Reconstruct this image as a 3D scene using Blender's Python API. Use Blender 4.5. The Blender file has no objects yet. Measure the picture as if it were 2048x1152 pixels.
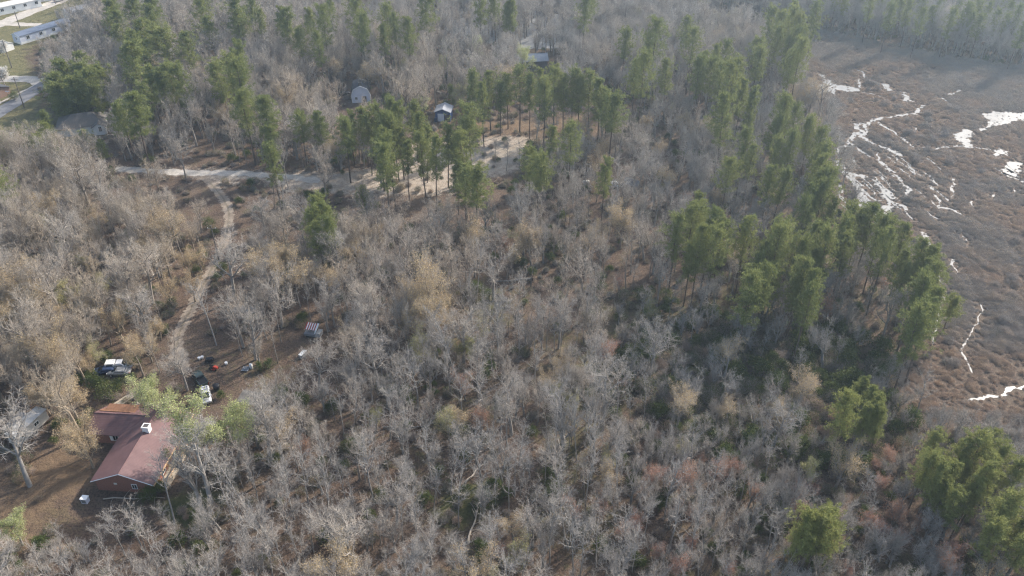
import bpy, math, random
import numpy as np
from mathutils import Vector, Matrix, Euler

# ------------------------------------------------------------------ camera, sky, sun, exposure
SC = bpy.context.scene
COL = SC.collection
F, PITCH, CAMH = 1680.0, math.radians(35.0), 115.0
cam = bpy.data.cameras.new('camera'); cam.sensor_width = 36.0; cam.lens = F / 2048 * 36.0
cam.clip_start = 1.0; cam.clip_end = 12000.0
camo = bpy.data.objects.new('camera', cam); COL.objects.link(camo)
camo.location = (0, 0, CAMH); camo.rotation_euler = (math.radians(90) - PITCH, 0, 0)
SC.camera = camo

SUN_AZ, SUN_EL = math.radians(47.0), math.radians(33.0)     # azimuth to the right of the view direction (+Y)
world = bpy.data.worlds.new('World'); SC.world = world; world.use_nodes = True
wn = world.node_tree.nodes; wl = world.node_tree.links; wn.clear()
sky = wn.new('ShaderNodeTexSky'); sky.sky_type = 'NISHITA'; sky.sun_disc = False
sky.sun_elevation = SUN_EL; sky.sun_rotation = SUN_AZ; sky.air_density = 1.2; sky.dust_density = 2.5; sky.ozone_density = 1.0
bg = wn.new('ShaderNodeBackground'); bg.inputs[1].default_value = 0.15
wo = wn.new('ShaderNodeOutputWorld'); wl.new(sky.outputs[0], bg.inputs[0]); wl.new(bg.outputs[0], wo.inputs[0])
sl = bpy.data.lights.new('sun', 'SUN'); sl.energy = 4.3; sl.angle = math.radians(1.5); sl.color = (1.0, 0.92, 0.82)
so = bpy.data.objects.new('sun', sl); COL.objects.link(so)
sd = Vector((math.cos(SUN_EL) * math.sin(SUN_AZ), math.cos(SUN_EL) * math.cos(SUN_AZ), math.sin(SUN_EL)))
so.rotation_euler = sd.to_track_quat('Z', 'Y').to_euler(); so.location = (0, 0, 300)
SC.view_settings.view_transform = 'Standard'; SC.view_settings.look = 'None'
SC.view_settings.gamma = 1.0; SC.view_settings.exposure = 0.86; SC.view_settings.use_curve_mapping = False
SC.render.engine = 'CYCLES'
SC.cycles.use_denoising = True; SC.cycles.denoiser = 'OPENIMAGEDENOISE'; SC.cycles.denoising_prefilter = 'NONE'; SC.cycles.denoising_input_passes = 'RGB_ALBEDO_NORMAL'; SC.cycles.use_adaptive_sampling = False; SC.cycles.filter_width = 1.25
SC.cycles.max_bounces = 4; SC.cycles.diffuse_bounces = 2; SC.cycles.glossy_bounces = 2
SC.cycles.transmission_bounces = 2; SC.cycles.volume_bounces = 0; SC.cycles.transparent_max_bounces = 4

# ------------------------------------------------------------------ helpers
R = random.Random(7)
NR = np.random.default_rng(7)
CP, SP = math.cos(PITCH), math.sin(PITCH)
def at(u, v, z=0.0):
    "photo pixel -> point at height z"
    x = (u - 1024) / F; y = -(v - 576) / F
    d = (x, CP + y * SP, -SP + y * CP); t = (CAMH - z) / -d[2]
    return Vector((d[0] * t, d[1] * t, z))
def pj(x, y, z=0.0):
    "point -> photo pixel"
    dz = z - CAMH; dep = y * CP - dz * SP; up = y * SP + dz * CP
    return 1024 + F * x / dep, 576 - F * up / dep
def pxm(x, y, z=0.0): return F / (y * CP - (z - CAMH) * SP)

def vnoise(x, y, s=1.0, seed=0):
    x = np.asarray(x, float) / s + seed * 17.3; y = np.asarray(y, float) / s + seed * 9.7
    ix = np.floor(x).astype(np.int64); iy = np.floor(y).astype(np.int64); fx = x - ix; fy = y - iy
    fx = fx * fx * (3 - 2 * fx); fy = fy * fy * (3 - 2 * fy)
    def h(a, b):
        n = (a * 374761393 + b * 668265263 + seed * 974711) & 0x7fffffff
        n = ((n ^ (n >> 13)) * 1274126177) & 0x7fffffff
        return ((n ^ (n >> 16)) & 0xffff) / 65535.0
    return (h(ix, iy) * (1 - fx) + h(ix + 1, iy) * fx) * (1 - fy) + (h(ix, iy + 1) * (1 - fx) + h(ix + 1, iy + 1) * fx) * fy
def fbm(x, y, s, seed=0, o=3):
    r = 0; a = .5; t = 0
    for k in range(o): r = r + a * vnoise(x, y, s / 2 ** k, seed + k); t += a; a *= .5
    return r / t
def inpoly(x, y, poly):
    x = np.asarray(x, float); y = np.asarray(y, float); c = np.zeros(x.shape, bool)
    n = len(poly)
    for i in range(n):
        x1, y1 = poly[i]; x2, y2 = poly[(i + 1) % n]
        if y1 == y2: continue
        c ^= ((y1 > y) != (y2 > y)) & (x < (x2 - x1) * (y - y1) / (y2 - y1) + x1)
    return c
def dline(x, y, pts):
    x = np.asarray(x, float); y = np.asarray(y, float); d = np.full(x.shape, 1e9)
    for (x1, y1), (x2, y2) in zip(pts[:-1], pts[1:]):
        dx, dy = x2 - x1, y2 - y1; L = dx * dx + dy * dy + 1e-9
        t = np.clip(((x - x1) * dx + (y - y1) * dy) / L, 0, 1)
        d = np.minimum(d, np.hypot(x - x1 - t * dx, y - y1 - t * dy))
    return d
def sdpoly(x, y, poly):
    d = dline(x, y, list(poly) + [poly[0]]); return np.where(inpoly(x, y, poly), -d, d)
def g2(pts): return [tuple(at(u, v))[:2] for u, v in pts]

class MB:
    "collects shapes, then links them as one mesh object"
    def __init__(s): s.v = []; s.f = []; s.m = []
    def face(s, pts, mi=0):
        b = len(s.v); s.v += [tuple(p) for p in pts]; s.f.append(tuple(range(b, b + len(pts)))); s.m.append(mi); return s
    def hexa(s, c, mi=0):
        b = len(s.v); s.v += [tuple(p) for p in c]
        for q in ((3, 2, 1, 0), (4, 5, 6, 7), (0, 1, 5, 4), (1, 2, 6, 5), (2, 3, 7, 6), (3, 0, 4, 7)):
            s.f.append(tuple(b + i for i in q)); s.m.append(mi)
        return s
    def box(s, x0, x1, y0, y1, z0, z1, mi=0, top=None):
        t = top or (0, 0, 0, 0)      # top insets: x0,x1,y0,y1
        return s.hexa([(x0, y0, z0), (x1, y0, z0), (x1, y1, z0), (x0, y1, z0),
                       (x0 + t[0], y0 + t[2], z1), (x1 - t[1], y0 + t[2], z1), (x1 - t[1], y1 - t[3], z1), (x0 + t[0], y1 - t[3], z1)], mi)
    def tube(s, pts, rad, n=8, mi=0, cap=True):
        pts = [Vector(p) for p in pts]; rings = []
        for i, p in enumerate(pts):
            d = (pts[min(i + 1, len(pts) - 1)] - pts[max(i - 1, 0)]).normalized()
            a = d.cross(Vector((0, 0, 1)) if abs(d.z) < .9 else Vector((1, 0, 0))).normalized(); c = d.cross(a)
            r = rad[i] if isinstance(rad, (list, tuple)) else rad
            b = len(s.v); s.v += [tuple(p + (a * math.cos(k * 2 * math.pi / n) + c * math.sin(k * 2 * math.pi / n)) * r) for k in range(n)]
            rings.append(b)
        for b0, b1 in zip(rings[:-1], rings[1:]):
            for k in range(n):
                s.f.append((b0 + k, b0 + (k + 1) % n, b1 + (k + 1) % n, b1 + k)); s.m.append(mi)
        if cap:
            s.f.append(tuple(rings[0] + k for k in range(n))[::-1]); s.m.append(mi)
            s.f.append(tuple(rings[-1] + k for k in range(n))); s.m.append(mi)
        return s
    def mesh(s, name, mats, smooth=False):
        me = bpy.data.meshes.new(name); me.from_pydata(s.v, [], s.f)
        for m in (mats if isinstance(mats, (list, tuple)) else [mats]): me.materials.append(m)
        me.polygons.foreach_set('material_index', s.m)
        if smooth: me.polygons.foreach_set('use_smooth', [True] * len(s.f))
        me.update(); return me
    def build(s, name, mats, parent=None, smooth=False, loc=None, bevel=0):
        o = bpy.data.objects.new(name, s.mesh(name, mats, smooth)); COL.objects.link(o)
        if parent: o.parent = parent
        if loc: o.location = loc
        if bevel:
            b = o.modifiers.new('bevel', 'BEVEL'); b.width = bevel; b.segments = 2; b.limit_method = 'ANGLE'
        return o
def fmesh(name, V, Fc, mats, mi=None, smooth=False):
    "fast mesh from numpy: V (n,3), Fc (m,k)"
    me = bpy.data.meshes.new(name); k = Fc.shape[1]
    me.vertices.add(len(V)); me.vertices.foreach_set('co', np.asarray(V, np.float32).ravel())
    me.loops.add(Fc.size); me.loops.foreach_set('vertex_index', Fc.astype(np.int32).ravel())
    me.polygons.add(len(Fc)); me.polygons.foreach_set('loop_start', np.arange(0, Fc.size, k, dtype=np.int32))
    if mi is not None: me.polygons.foreach_set('material_index', np.asarray(mi, np.int32))
    if smooth: me.polygons.foreach_set('use_smooth', np.ones(len(Fc), bool))
    for m in mats: me.materials.append(m)
    me.update(calc_edges=True); return me
def tag(o, label=None, cat=None, group=None, kind=None):
    if label: o['label'] = label
    if cat: o['category'] = cat
    if group: o['group'] = group
    if kind: o['kind'] = kind
    return o
def empty(name, loc=(0, 0, 0), rz=0.0):
    o = bpy.data.objects.new(name, None); COL.objects.link(o); o.location = loc; o.rotation_euler = (0, 0, rz)
    o.empty_display_size = .3; return o

# ------------------------------------------------------------------ materials
class N:
    def __init__(s, name, rough=.8, spec=.25):
        s.mat = bpy.data.materials.new(name); s.mat.use_nodes = True
        s.nt = s.mat.node_tree; s.n = s.nt.nodes; s.l = s.nt.links; s.b = s.n['Principled BSDF']; s.out = s.n['Material Output']
        s.b.inputs['Roughness'].default_value = rough; s.b.inputs['Specular IOR Level'].default_value = spec
        s._tc = None
    def co(s, which='Object'):
        if not s._tc: s._tc = s.n.new('ShaderNodeTexCoord')
        return s._tc.outputs[which]
    def noise(s, scale, detail=4, rough=.6, which='Object', dist=0.0):
        t = s.n.new('ShaderNodeTexNoise'); t.inputs['Scale'].default_value = scale; t.inputs['Detail'].default_value = detail
        t.inputs['Roughness'].default_value = rough; t.inputs['Distortion'].default_value = dist
        s.l.new(s.co(which), t.inputs['Vector']); return t.outputs[0]
    def ramp(s, fac, stops):
        r = s.n.new('ShaderNodeValToRGB'); e = r.color_ramp.elements
        while len(e) < len(stops): e.new(.5)
        for el, (p, c) in zip(e, stops): el.position = p; el.color = (*c, 1) if not isinstance(c, (int, float)) else (c, c, c, 1)
        if fac is not None: s.l.new(fac, r.inputs[0])
        return r.outputs[0]
    def mix(s, fac, a, b, mode='MIX'):
        m = s.n.new('ShaderNodeMix'); m.data_type = 'RGBA'; m.blend_type = mode
        for sock, val in ((m.inputs[0], fac), (m.inputs[6], a), (m.inputs[7], b)):
            if isinstance(val, (int, float)): sock.default_value = val
            elif isinstance(val, tuple): sock.default_value = (*val, 1)
            else: s.l.new(val, sock)
        return m.outputs[2]
    def math(s, op, a, b=0.0, clamp=False):
        m = s.n.new('ShaderNodeMath'); m.operation = op; m.use_clamp = clamp
        for i, val in enumerate((a, b)):
            if isinstance(val, (int, float)): m.inputs[i].default_value = val
            else: s.l.new(val, m.inputs[i])
        return m.outputs[0]
    def attr(s, name, typ='GEOMETRY'):
        a = s.n.new('ShaderNodeAttribute'); a.attribute_name = name; a.attribute_type = typ; return a.outputs['Fac']
    def rnd(s): return s.n.new('ShaderNodeObjectInfo').outputs['Random']
    def col(s, c):
        if isinstance(c, tuple): s.b.inputs['Base Color'].default_value = (*c, 1)
        else: s.l.new(c, s.b.inputs['Base Color'])
        return s
    def bump(s, h, strength=.4, dist=.05):
        b = s.n.new('ShaderNodeBump'); b.inputs['Strength'].default_value = strength; b.inputs['Distance'].default_value = dist
        s.l.new(h, b.inputs['Height']); s.l.new(b.outputs[0], s.b.inputs['Normal']); return s

def plain(name, c, rough=.7, var=.25, scale=2.0, spec=.25, metal=0.0):
    m = N(name, rough, spec); f = m.noise(scale, 5)
    m.col(m.ramp(f, [(.25, tuple(x * (1 - var) for x in c)), (.75, tuple(min(1, x * (1 + var)) for x in c))]))
    m.b.inputs['Metallic'].default_value = metal; return m.mat
def leaf_mat(name, c1, c2, trans=.3, tinted=False):
    m = N(name, .75, .15)
    t = m.mix(m.math('ADD', m.math('MULTIPLY', m.rnd(), .55), m.math('MULTIPLY', m.attr('tint', 'INSTANCER'), .6), True) if tinted else m.rnd(), c1, c2); n = m.noise(.9, 2); g = m.n.new('ShaderNodeNewGeometry')
    t = m.mix(m.math('MULTIPLY', g.outputs['Random Per Island'], .55), t, tuple(x * .62 for x in c1))
    t = m.mix(m.math('MULTIPLY', n, .5), t, tuple(min(1, x * 1.5) for x in c2))
    m.col(t)
    tr = m.n.new('ShaderNodeBsdfTranslucent'); m.l.new(t, tr.inputs[0])
    mx = m.n.new('ShaderNodeMixShader'); mx.inputs[0].default_value = trans
    m.l.new(m.b.outputs[0], mx.inputs[1]); m.l.new(tr.outputs[0], mx.inputs[2]); m.l.new(mx.outputs[0], m.out.inputs[0])
    return m.mat

def ground_material():
    m = N('forest_floor', .95, .1)
    f1 = m.noise(.06, 5, .6); f2 = m.noise(.5, 6, .7); f3 = m.noise(2.6, 6, .75); f4 = m.noise(.16, 4, .6, dist=1.0)
    lit = m.ramp(f1, [(.3, (.112, .073, .054)), (.5, (.138, .097, .073)), (.7, (.172, .13, .10))])
    lit = m.mix(m.ramp(f2, [(.35, 0.0), (.7, .6)]), lit, (.22, .162, .12))
    lit = m.mix(m.ramp(f3, [(.38, .75), (.55, 0.0)]), lit, (.035, .026, .02))
    lit = m.mix(m.ramp(f4, [(.56, 0.0), (.75, .5)]), lit, (.115, .1, .05))
    def blend(base, att, c, k=.9):
        a = m.attr(att); n = m.math('ADD', m.math('MULTIPLY', f2, .55), m.math('MULTIPLY', f3, .45))
        t = m.math('ADD', a, m.math('MULTIPLY', m.math('SUBTRACT', n, .5), 2.2)); t = m.ramp(t, [(.34, 0.0), (.72, k)])
        return m.mix(t, base, c)
    gr = m.ramp(f2, [(.3, (.105, .115, .045)), (.55, (.17, .155, .075)), (.75, (.27, .215, .125))])
    mo = m.ramp(f2, [(.3, (.045, .06, .02)), (.7, (.11, .115, .045))])
    sa = m.ramp(f2, [(.3, (.30, .24, .185)), (.5, (.43, .36, .29)), (.75, (.57, .5, .42))])
    sa = m.mix(m.ramp(f3, [(.35, .5), (.5, 0.0)]), sa, (.25, .18, .12))
    ma = m.ramp(f2, [(.3, (.10, .075, .06)), (.7, (.17, .13, .10))])
    c = blend(lit, 'moss', mo, .8); c = blend(c, 'grass', gr); c = blend(c, 'sand', sa); c = blend(c, 'marsh', ma)
    c = blend(c, 'straw', m.ramp(f2, [(.3, (.15, .10, .06)), (.7, (.22, .155, .1))]), .85)
    m.col(c); m.bump(m.math('ADD', f3, m.math('MULTIPLY', f2, 1.5)), .9, .35); return m.mat
def dirt_material(name, a, b, c):
    m = N(name, .95, .1); f1 = m.noise(.35, 5, .65); f2 = m.noise(3.0, 5, .7)
    k = m.ramp(f1, [(.3, a), (.5, b), (.72, c)]); k = m.mix(m.ramp(f2, [(.36, .55), (.52, 0.0)]), k, tuple(x * .45 for x in a))
    m.col(k); m.bump(f2, .6, .08); return m.mat
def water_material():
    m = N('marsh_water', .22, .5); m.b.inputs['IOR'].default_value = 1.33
    f = m.noise(.25, 4); m.col(m.ramp(f, [(.3, (.2, .2, .2)), (.7, (.3, .295, .285))]))  # pale grey base colour adds the white of sun glint and sky reflection
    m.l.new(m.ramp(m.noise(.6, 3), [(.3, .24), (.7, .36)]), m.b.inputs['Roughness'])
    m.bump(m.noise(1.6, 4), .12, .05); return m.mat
def bark_material(name, stops, dark):
    m = N(name, .9, .1); t = m.attr('tint', 'INSTANCER'); base = m.ramp(t, stops)
    base = m.mix(m.math('MULTIPLY', m.rnd(), .45), base, tuple(x * .62 for x in stops[0][1]))
    f = m.noise(1.3, 4); base = m.mix(m.ramp(f, [(.35, dark), (.65, 0.0)]), base, (.07, .062, .052))
    m.col(base); return m.mat
def roof_red():
    m = N('red_metal_roof', .5, .35); f = m.noise(.7, 5); f2 = m.noise(5, 4)
    c = m.ramp(f, [(.3, (.125, .068, .07)), (.7, (.17, .097, .097))]); c = m.mix(m.ramp(f2, [(.5, 0.0), (.8, .35)]), c, (.2, .15, .11))
    m.col(c); w = m.n.new('ShaderNodeTexWave'); w.inputs['Scale'].default_value = 1.05; w.bands_direction = 'Y'
    m.l.new(m.co(), w.inputs[0]); m.bump(w.outputs[1], .15, .03); return m.mat
def brick_mat():
    m = N('red_brick', .9, .15); b = m.n.new('ShaderNodeTexBrick'); b.inputs['Scale'].default_value = 4.0
    for i, c in ((1, (.22, .085, .06)), (2, (.30, .12, .085)), (3, (.3, .25, .2))): b.inputs[i].default_value = (*c, 1)
    mp = m.n.new('ShaderNodeMapping'); mp.inputs['Rotation'].default_value = (math.pi / 2, 0, 0); m.l.new(m.co(), mp.inputs[0]); m.l.new(mp.outputs[0], b.inputs[0])
    m.col(b.outputs[0]); return m.mat

M = {}
M['ground'] = ground_material()
M['drive'] = dirt_material('dirt_drive', (.2, .16, .125), (.29, .24, .19), (.37, .31, .25))
M['verge'] = dirt_material('weedy_strip', (.16, .13, .095), (.21, .175, .13), (.26, .22, .165))
M['gravel'] = dirt_material('pale_gravel', (.36, .33, .29), (.48, .44, .39), (.6, .55, .49))
M['asphalt'] = plain('worn_asphalt', (.17, .17, .18), .9, .18, 1.5)
M['concrete'] = plain('pale_concrete', (.6, .58, .54), .85, .08)
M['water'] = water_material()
M['bark'] = bark_material('grey_bark', [(0.0, (.36, .345, .325)), (.35, (.39, .36, .33)), (.65, (.34, .285, .235)), (1.0, (.38, .30, .21))], .35)
M['twig'] = bark_material('grey_twigs', [(0.0, (.43, .405, .38)), (.35, (.475, .43, .38)), (.65, (.49, .415, .335)), (1.0, (.52, .42, .295))], .12)
M['pine_bark'] = plain('pine_bark', (.13, .098, .078), .95, .35, 3)
M['needle'] = leaf_mat('pine_needles', (.115, .155, .056), (.275, .285, .095), tinted=True)
M['bud_tan'] = leaf_mat('tan_buds', (.47, .36, .20), (.52, .40, .24))
M['bud_green'] = leaf_mat('yellow_green_buds', (.36, .37, .15), (.41, .38, .17))
M['bud_red'] = leaf_mat('red_buds', (.40, .20, .155), (.46, .27, .18))
M['lime'] = leaf_mat('lime_leaves', (.36, .405, .175), (.42, .445, .21), .38)
M['blossom'] = leaf_mat('white_blossom', (.75, .73, .68), (.8, .78, .72))
M['evergreen'] = leaf_mat('evergreen_leaves', (.06, .095, .03), (.13, .15, .048), .25)
M['brush'] = bark_material('brush_twigs', [(0.0, (.44, .40, .375)), (.35, (.50, .415, .355)), (.65, (.55, .42, .335)), (1.0, (.59, .43, .315))], .2)
M['roof_red'] = roof_red(); M['brick'] = brick_mat()
M['white'] = plain('white_paint', (.78, .78, .76), .6, .05)
M['offwhite'] = plain('aged_white_siding', (.62, .6, .56), .7, .12, .8)
M['whitemetal'] = plain('white_metal', (.55, .565, .59), .4, .06)
M['fascia'] = plain('tan_fascia', (.58, .40, .25), .7, .12)
M['glass'] = plain('dark_glass', (.02, .025, .03), .08, .1, 1, .6)
M['greyroof'] = plain('grey_shingles', (.135, .122, .11), .9, .28, 3)
M['darkroof'] = plain('dark_shingles', (.07, .072, .08), .9, .25, 2)
M['tinroof'] = plain('grey_tin', (.27, .285, .315), .5, .15, 1.5, .4)
M['blueroof'] = plain('blue_grey_roof', (.13, .16, .22), .7, .15, 1.5)
M['paleblue'] = plain('pale_blue_siding', (.62, .65, .74), .7, .08, 1)
M['blue'] = plain('deep_blue_tarp', (.035, .075, .21), .6, .2)
M['darkwood'] = plain('dark_weathered_wood', (.1, .09, .09), .9, .3, 2)
M['wood'] = plain('pale_weathered_wood', (.42, .36, .28), .85, .2, 3)
M['greytarp'] = plain('grey_tarp', (.19, .2, .215), .6, .2, 1)
M['rusttin'] = plain('leafy_rusted_tin', (.13, .12, .11), .8, .45, 1.2)
M['weathered'] = plain('weathered_white_panel', (.55, .53, .49), .7, .28, .9)
M['tyre'] = plain('black_rubber', (.02, .02, .02), .9, .1)
M['rim'] = plain('steel_rim', (.4, .4, .42), .35, .1, 2, .5)
M['black'] = plain('black_plastic', (.018, .018, .022), .5, .2)
M['redpaint'] = plain('red_paint', (.4, .055, .035), .4, .15)
M['darkgreen'] = plain('dark_green_paint', (.03, .045, .042), .35, .15, 1, .5)
M['silver'] = plain('silver_paint', (.55, .56, .6), .3, .04, 1, .5)
M['dusty'] = plain('dusty_grey_paint', (.40, .39, .37), .6, .22, 1.5)
M['navy'] = plain('navy_paint', (.03, .05, .11), .4, .2)
M['light'] = plain('clear_lens', (.8, .8, .78), .2, .03)
M['taillight'] = plain('red_lens', (.4, .02, .02), .3, .1)
M['pole'] = plain('grey_pole_wood', (.16, .14, .125), .9, .2)
M['log'] = plain('grey_log', (.2, .19, .175), .9, .3, 2)
M['palelog'] = plain('pale_log', (.42, .36, .29), .85, .2, 2)
M['straw'] = plain('pine_straw_on_roof', (.19, .10, .06), .95, .3, 2)

# ------------------------------------------------------------------ layout lines (photo pixels put on the ground)
DRIVE = [(395, 346), (420, 366), (445, 395), (458, 425), (455, 460), (443, 500), (420, 545), (396, 590), (375, 630), (358, 668), (352, 705), (372, 745)]
CLEARROAD = [(230, 338), (320, 343), (395, 346), (470, 347), (560, 352), (640, 362)]
DRIVE_G, CLEAR_G = g2(DRIVE), g2(CLEARROAD)
ROAD = [(-60, 262), (0, 224), (85, 172), (104, 160)]
MARSH = [(1040, -8), (1200, 12), (1370, 42), (1480, 66), (1545, 100), (1605, 150), (1592, 196), (1590, 215), (1640, 250), (1668, 300), (1680, 350), (1690, 400),
         (1725, 440), (1800, 520), (1850, 580), (1876, 630), (1862, 680), (1800, 728), (1772, 770), (1800, 830), (1850, 856), (1960, 868), (2060, 872), (2400, 880),
         (2700, 250), (2300, 185), (2048, 140), (1883, 116), (1796, 92), (1640, 66), (1400, 28), (1200, -8), (1040, -40)]
MARSH_G = g2(MARSH)
LAWN = [(-160, -60), (190, -60), (182, 18), (125, 45), (105, 78), (78, 100), (70, 175), (105, 212), (215, 225), (240, 258), (160, 292), (-160, 305)]
LAWN_G = g2(LAWN)
SAND = [[(375, 335), (470, 338), (640, 345), (760, 335), (830, 290), (900, 280), (950, 330), (985, 350), (960, 392), (880, 392), (760, 380), (640, 390), (520, 372), (400, 358)],
        [(830, 288), (960, 276), (1040, 266), (1075, 274), (1050, 300), (1045, 335), (985, 365), (905, 345)]]
SAND_G = [g2(s) for s in SAND]
SWALE = [(1260, 690), (1400, 655), (1560, 650), (1700, 695), (1795, 738), (1762, 792), (1660, 840), (1500, 812), (1340, 770)]
SWALE_G = g2(SWALE)
STRAW_G = [g2([(0, 950), (120, 880), (190, 930), (165, 1010), (90, 1080), (-40, 1120)]), g2([(800, 205), (930, 190), (945, 235), (870, 262), (800, 235)]),
           g2([(930, 235), (1230, 225), (1260, 262), (1100, 282), (930, 272)])]
YARD_G = g2([(300, 690), (480, 670), (680, 650), (700, 720), (610, 770), (470, 800), (330, 770)])
MOSS_G = [g2([(890, 985), (960, 960), (985, 1000), (930, 1040), (885, 1020)]), g2([(360, 975), (420, 985), (430, 1050), (280, 1040), (270, 1005)])]

def z6(pts): return [(1620 + x / 3.6, 130 + y / 3.6) for x, y in pts]
CH = [([(345, 190), (440, 210), (540, 235)], .5), ([(350, 100), (365, 165)], .8), ([(330, 30), (385, 60), (390, 95), (520, 140)], .5), ([(580, 185), (690, 200)], .4),
      ([(695, 200), (695, 240), (690, 262)], 1.6), ([(690, 255), (750, 262)], 1.1), ([(735, 355), (610, 365), (510, 385), (440, 415), (320, 430)], 1.5),
      ([(320, 430), (345, 470), (330, 510), (290, 540), (275, 580), (200, 595), (180, 640)], 2.0), ([(420, 410), (410, 460), (385, 510), (400, 540), (480, 575), (560, 605), (650, 655)], 1.3),
      ([(500, 420), (560, 460), (620, 495), (680, 540), (730, 575), (735, 600)], .8), ([(330, 600), (380, 630), (430, 660)], .7), ([(490, 635), (490, 680), (535, 715), (570, 750), (620, 775)], 1.0),
      ([(185, 680), (210, 720), (235, 770), (290, 782), (330, 792), (400, 800)], 2.2), ([(270, 800), (340, 850), (370, 900), (375, 960), (385, 1020), (375, 1090)], 2.0),
      ([(480, 830), (520, 870), (545, 920), (550, 980), (555, 1050), (556, 1092)], 2.2), ([(390, 920), (460, 970), (520, 975)], .8), ([(550, 970), (640, 1000), (720, 1050)], .9),
      ([(600, 780), (660, 840), (710, 890), (700, 940)], .9), ([(1120, 590), (1020, 585), (920, 600), (800, 590)], .6), ([(1180, 600), (1290, 605)], .5),
      ([(1480, 705), (1450, 750), (1430, 800)], 3.0), ([(1430, 800), (1541, 850), (1640, 900)], .7), ([(1040, 820), (1025, 870), (1020, 950)], .9), ([(750, 450), (760, 478)], .5),
      ([(900, 940), (940, 980), (930, 1020)], .8), ([(930, 1020), (1000, 1032), (1100, 1075)], .7), ([(1170, 985), (1160, 1020)], .6), ([(940, 240), (980, 264)], .7), ([(1000, 212), (1090, 182)], .9),
      ([(215, 850), (232, 970)], 1.1), ([(400, 1020), (470, 1080)], .6), ([(1330, 930), (1315, 950)], .6), ([(1480, 900), (1455, 920)], .6), ([(640, 1000), (700, 1030)], .8)]
_r = random.Random(12)
for _k in range(44):      # short parallel runnels in the lower left of the marsh
    _x, _y = _r.uniform(200, 900), _r.uniform(640, 1080); _l = _r.uniform(40, 130)
    CH.append(([(_x, _y), (_x + _l * .5, _y + _l * .42 + _r.uniform(-8, 8)), (_x + _l, _y + _l * .9)], _r.uniform(.28, .55)))
CHANNELS = [(z6(p), w) for p, w in CH] + [([(1935, 800), (1965, 797), (1995, 788), (2060, 768)], .65), ([(1862, 690), (1872, 655), (1878, 630), (1886, 600), (1883, 570), (1876, 548)], .45), ([(1946, 745), (1930, 716), (1927, 690), (1958, 642), (1960, 608)], .3),
      ([(1905, 520), (1913, 545)], .7), ([(1847, 462), (1858, 490)], 1.0), ([(1920, 470), (1935, 482)], .6)]
POOLS = [z6(p) for p in ([(20, 185), (70, 150), (110, 112), (140, 108), (160, 140), (220, 150), (290, 152), (345, 172), (340, 195), (250, 192), (190, 180), (165, 215), (150, 185), (110, 192), (60, 218), (40, 225)],
         [(520, 138), (550, 142), (578, 155), (584, 186), (545, 188)], [(735, 352), (765, 320), (800, 285), (830, 288), (805, 318), (785, 345), (775, 362)],
         [(50, 65), (105, 75), (110, 95), (80, 90)],
         [(1230, 360), (1330, 338), (1450, 345), (1640, 345), (1640, 410), (1480, 400), (1400, 432), (1290, 442), (1230, 482), (1218, 475), (1265, 442), (1290, 400)],
         [(1030, 500), (1080, 490), (1110, 460), (1165, 472), (1155, 540), (1140, 560), (1182, 600), (1120, 592), (1080, 555), (1050, 540)],
         [(1320, 610), (1370, 605), (1430, 622), (1412, 650), (1370, 640), (1352, 670), (1330, 664)])]
POND = [(870, 22), (960, 12), (1040, 18), (1150, 34), (1180, 58), (1340, 66), (1400, 88), (1330, 104), (1180, 96), (1060, 98), (960, 84), (890, 60)]

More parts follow.
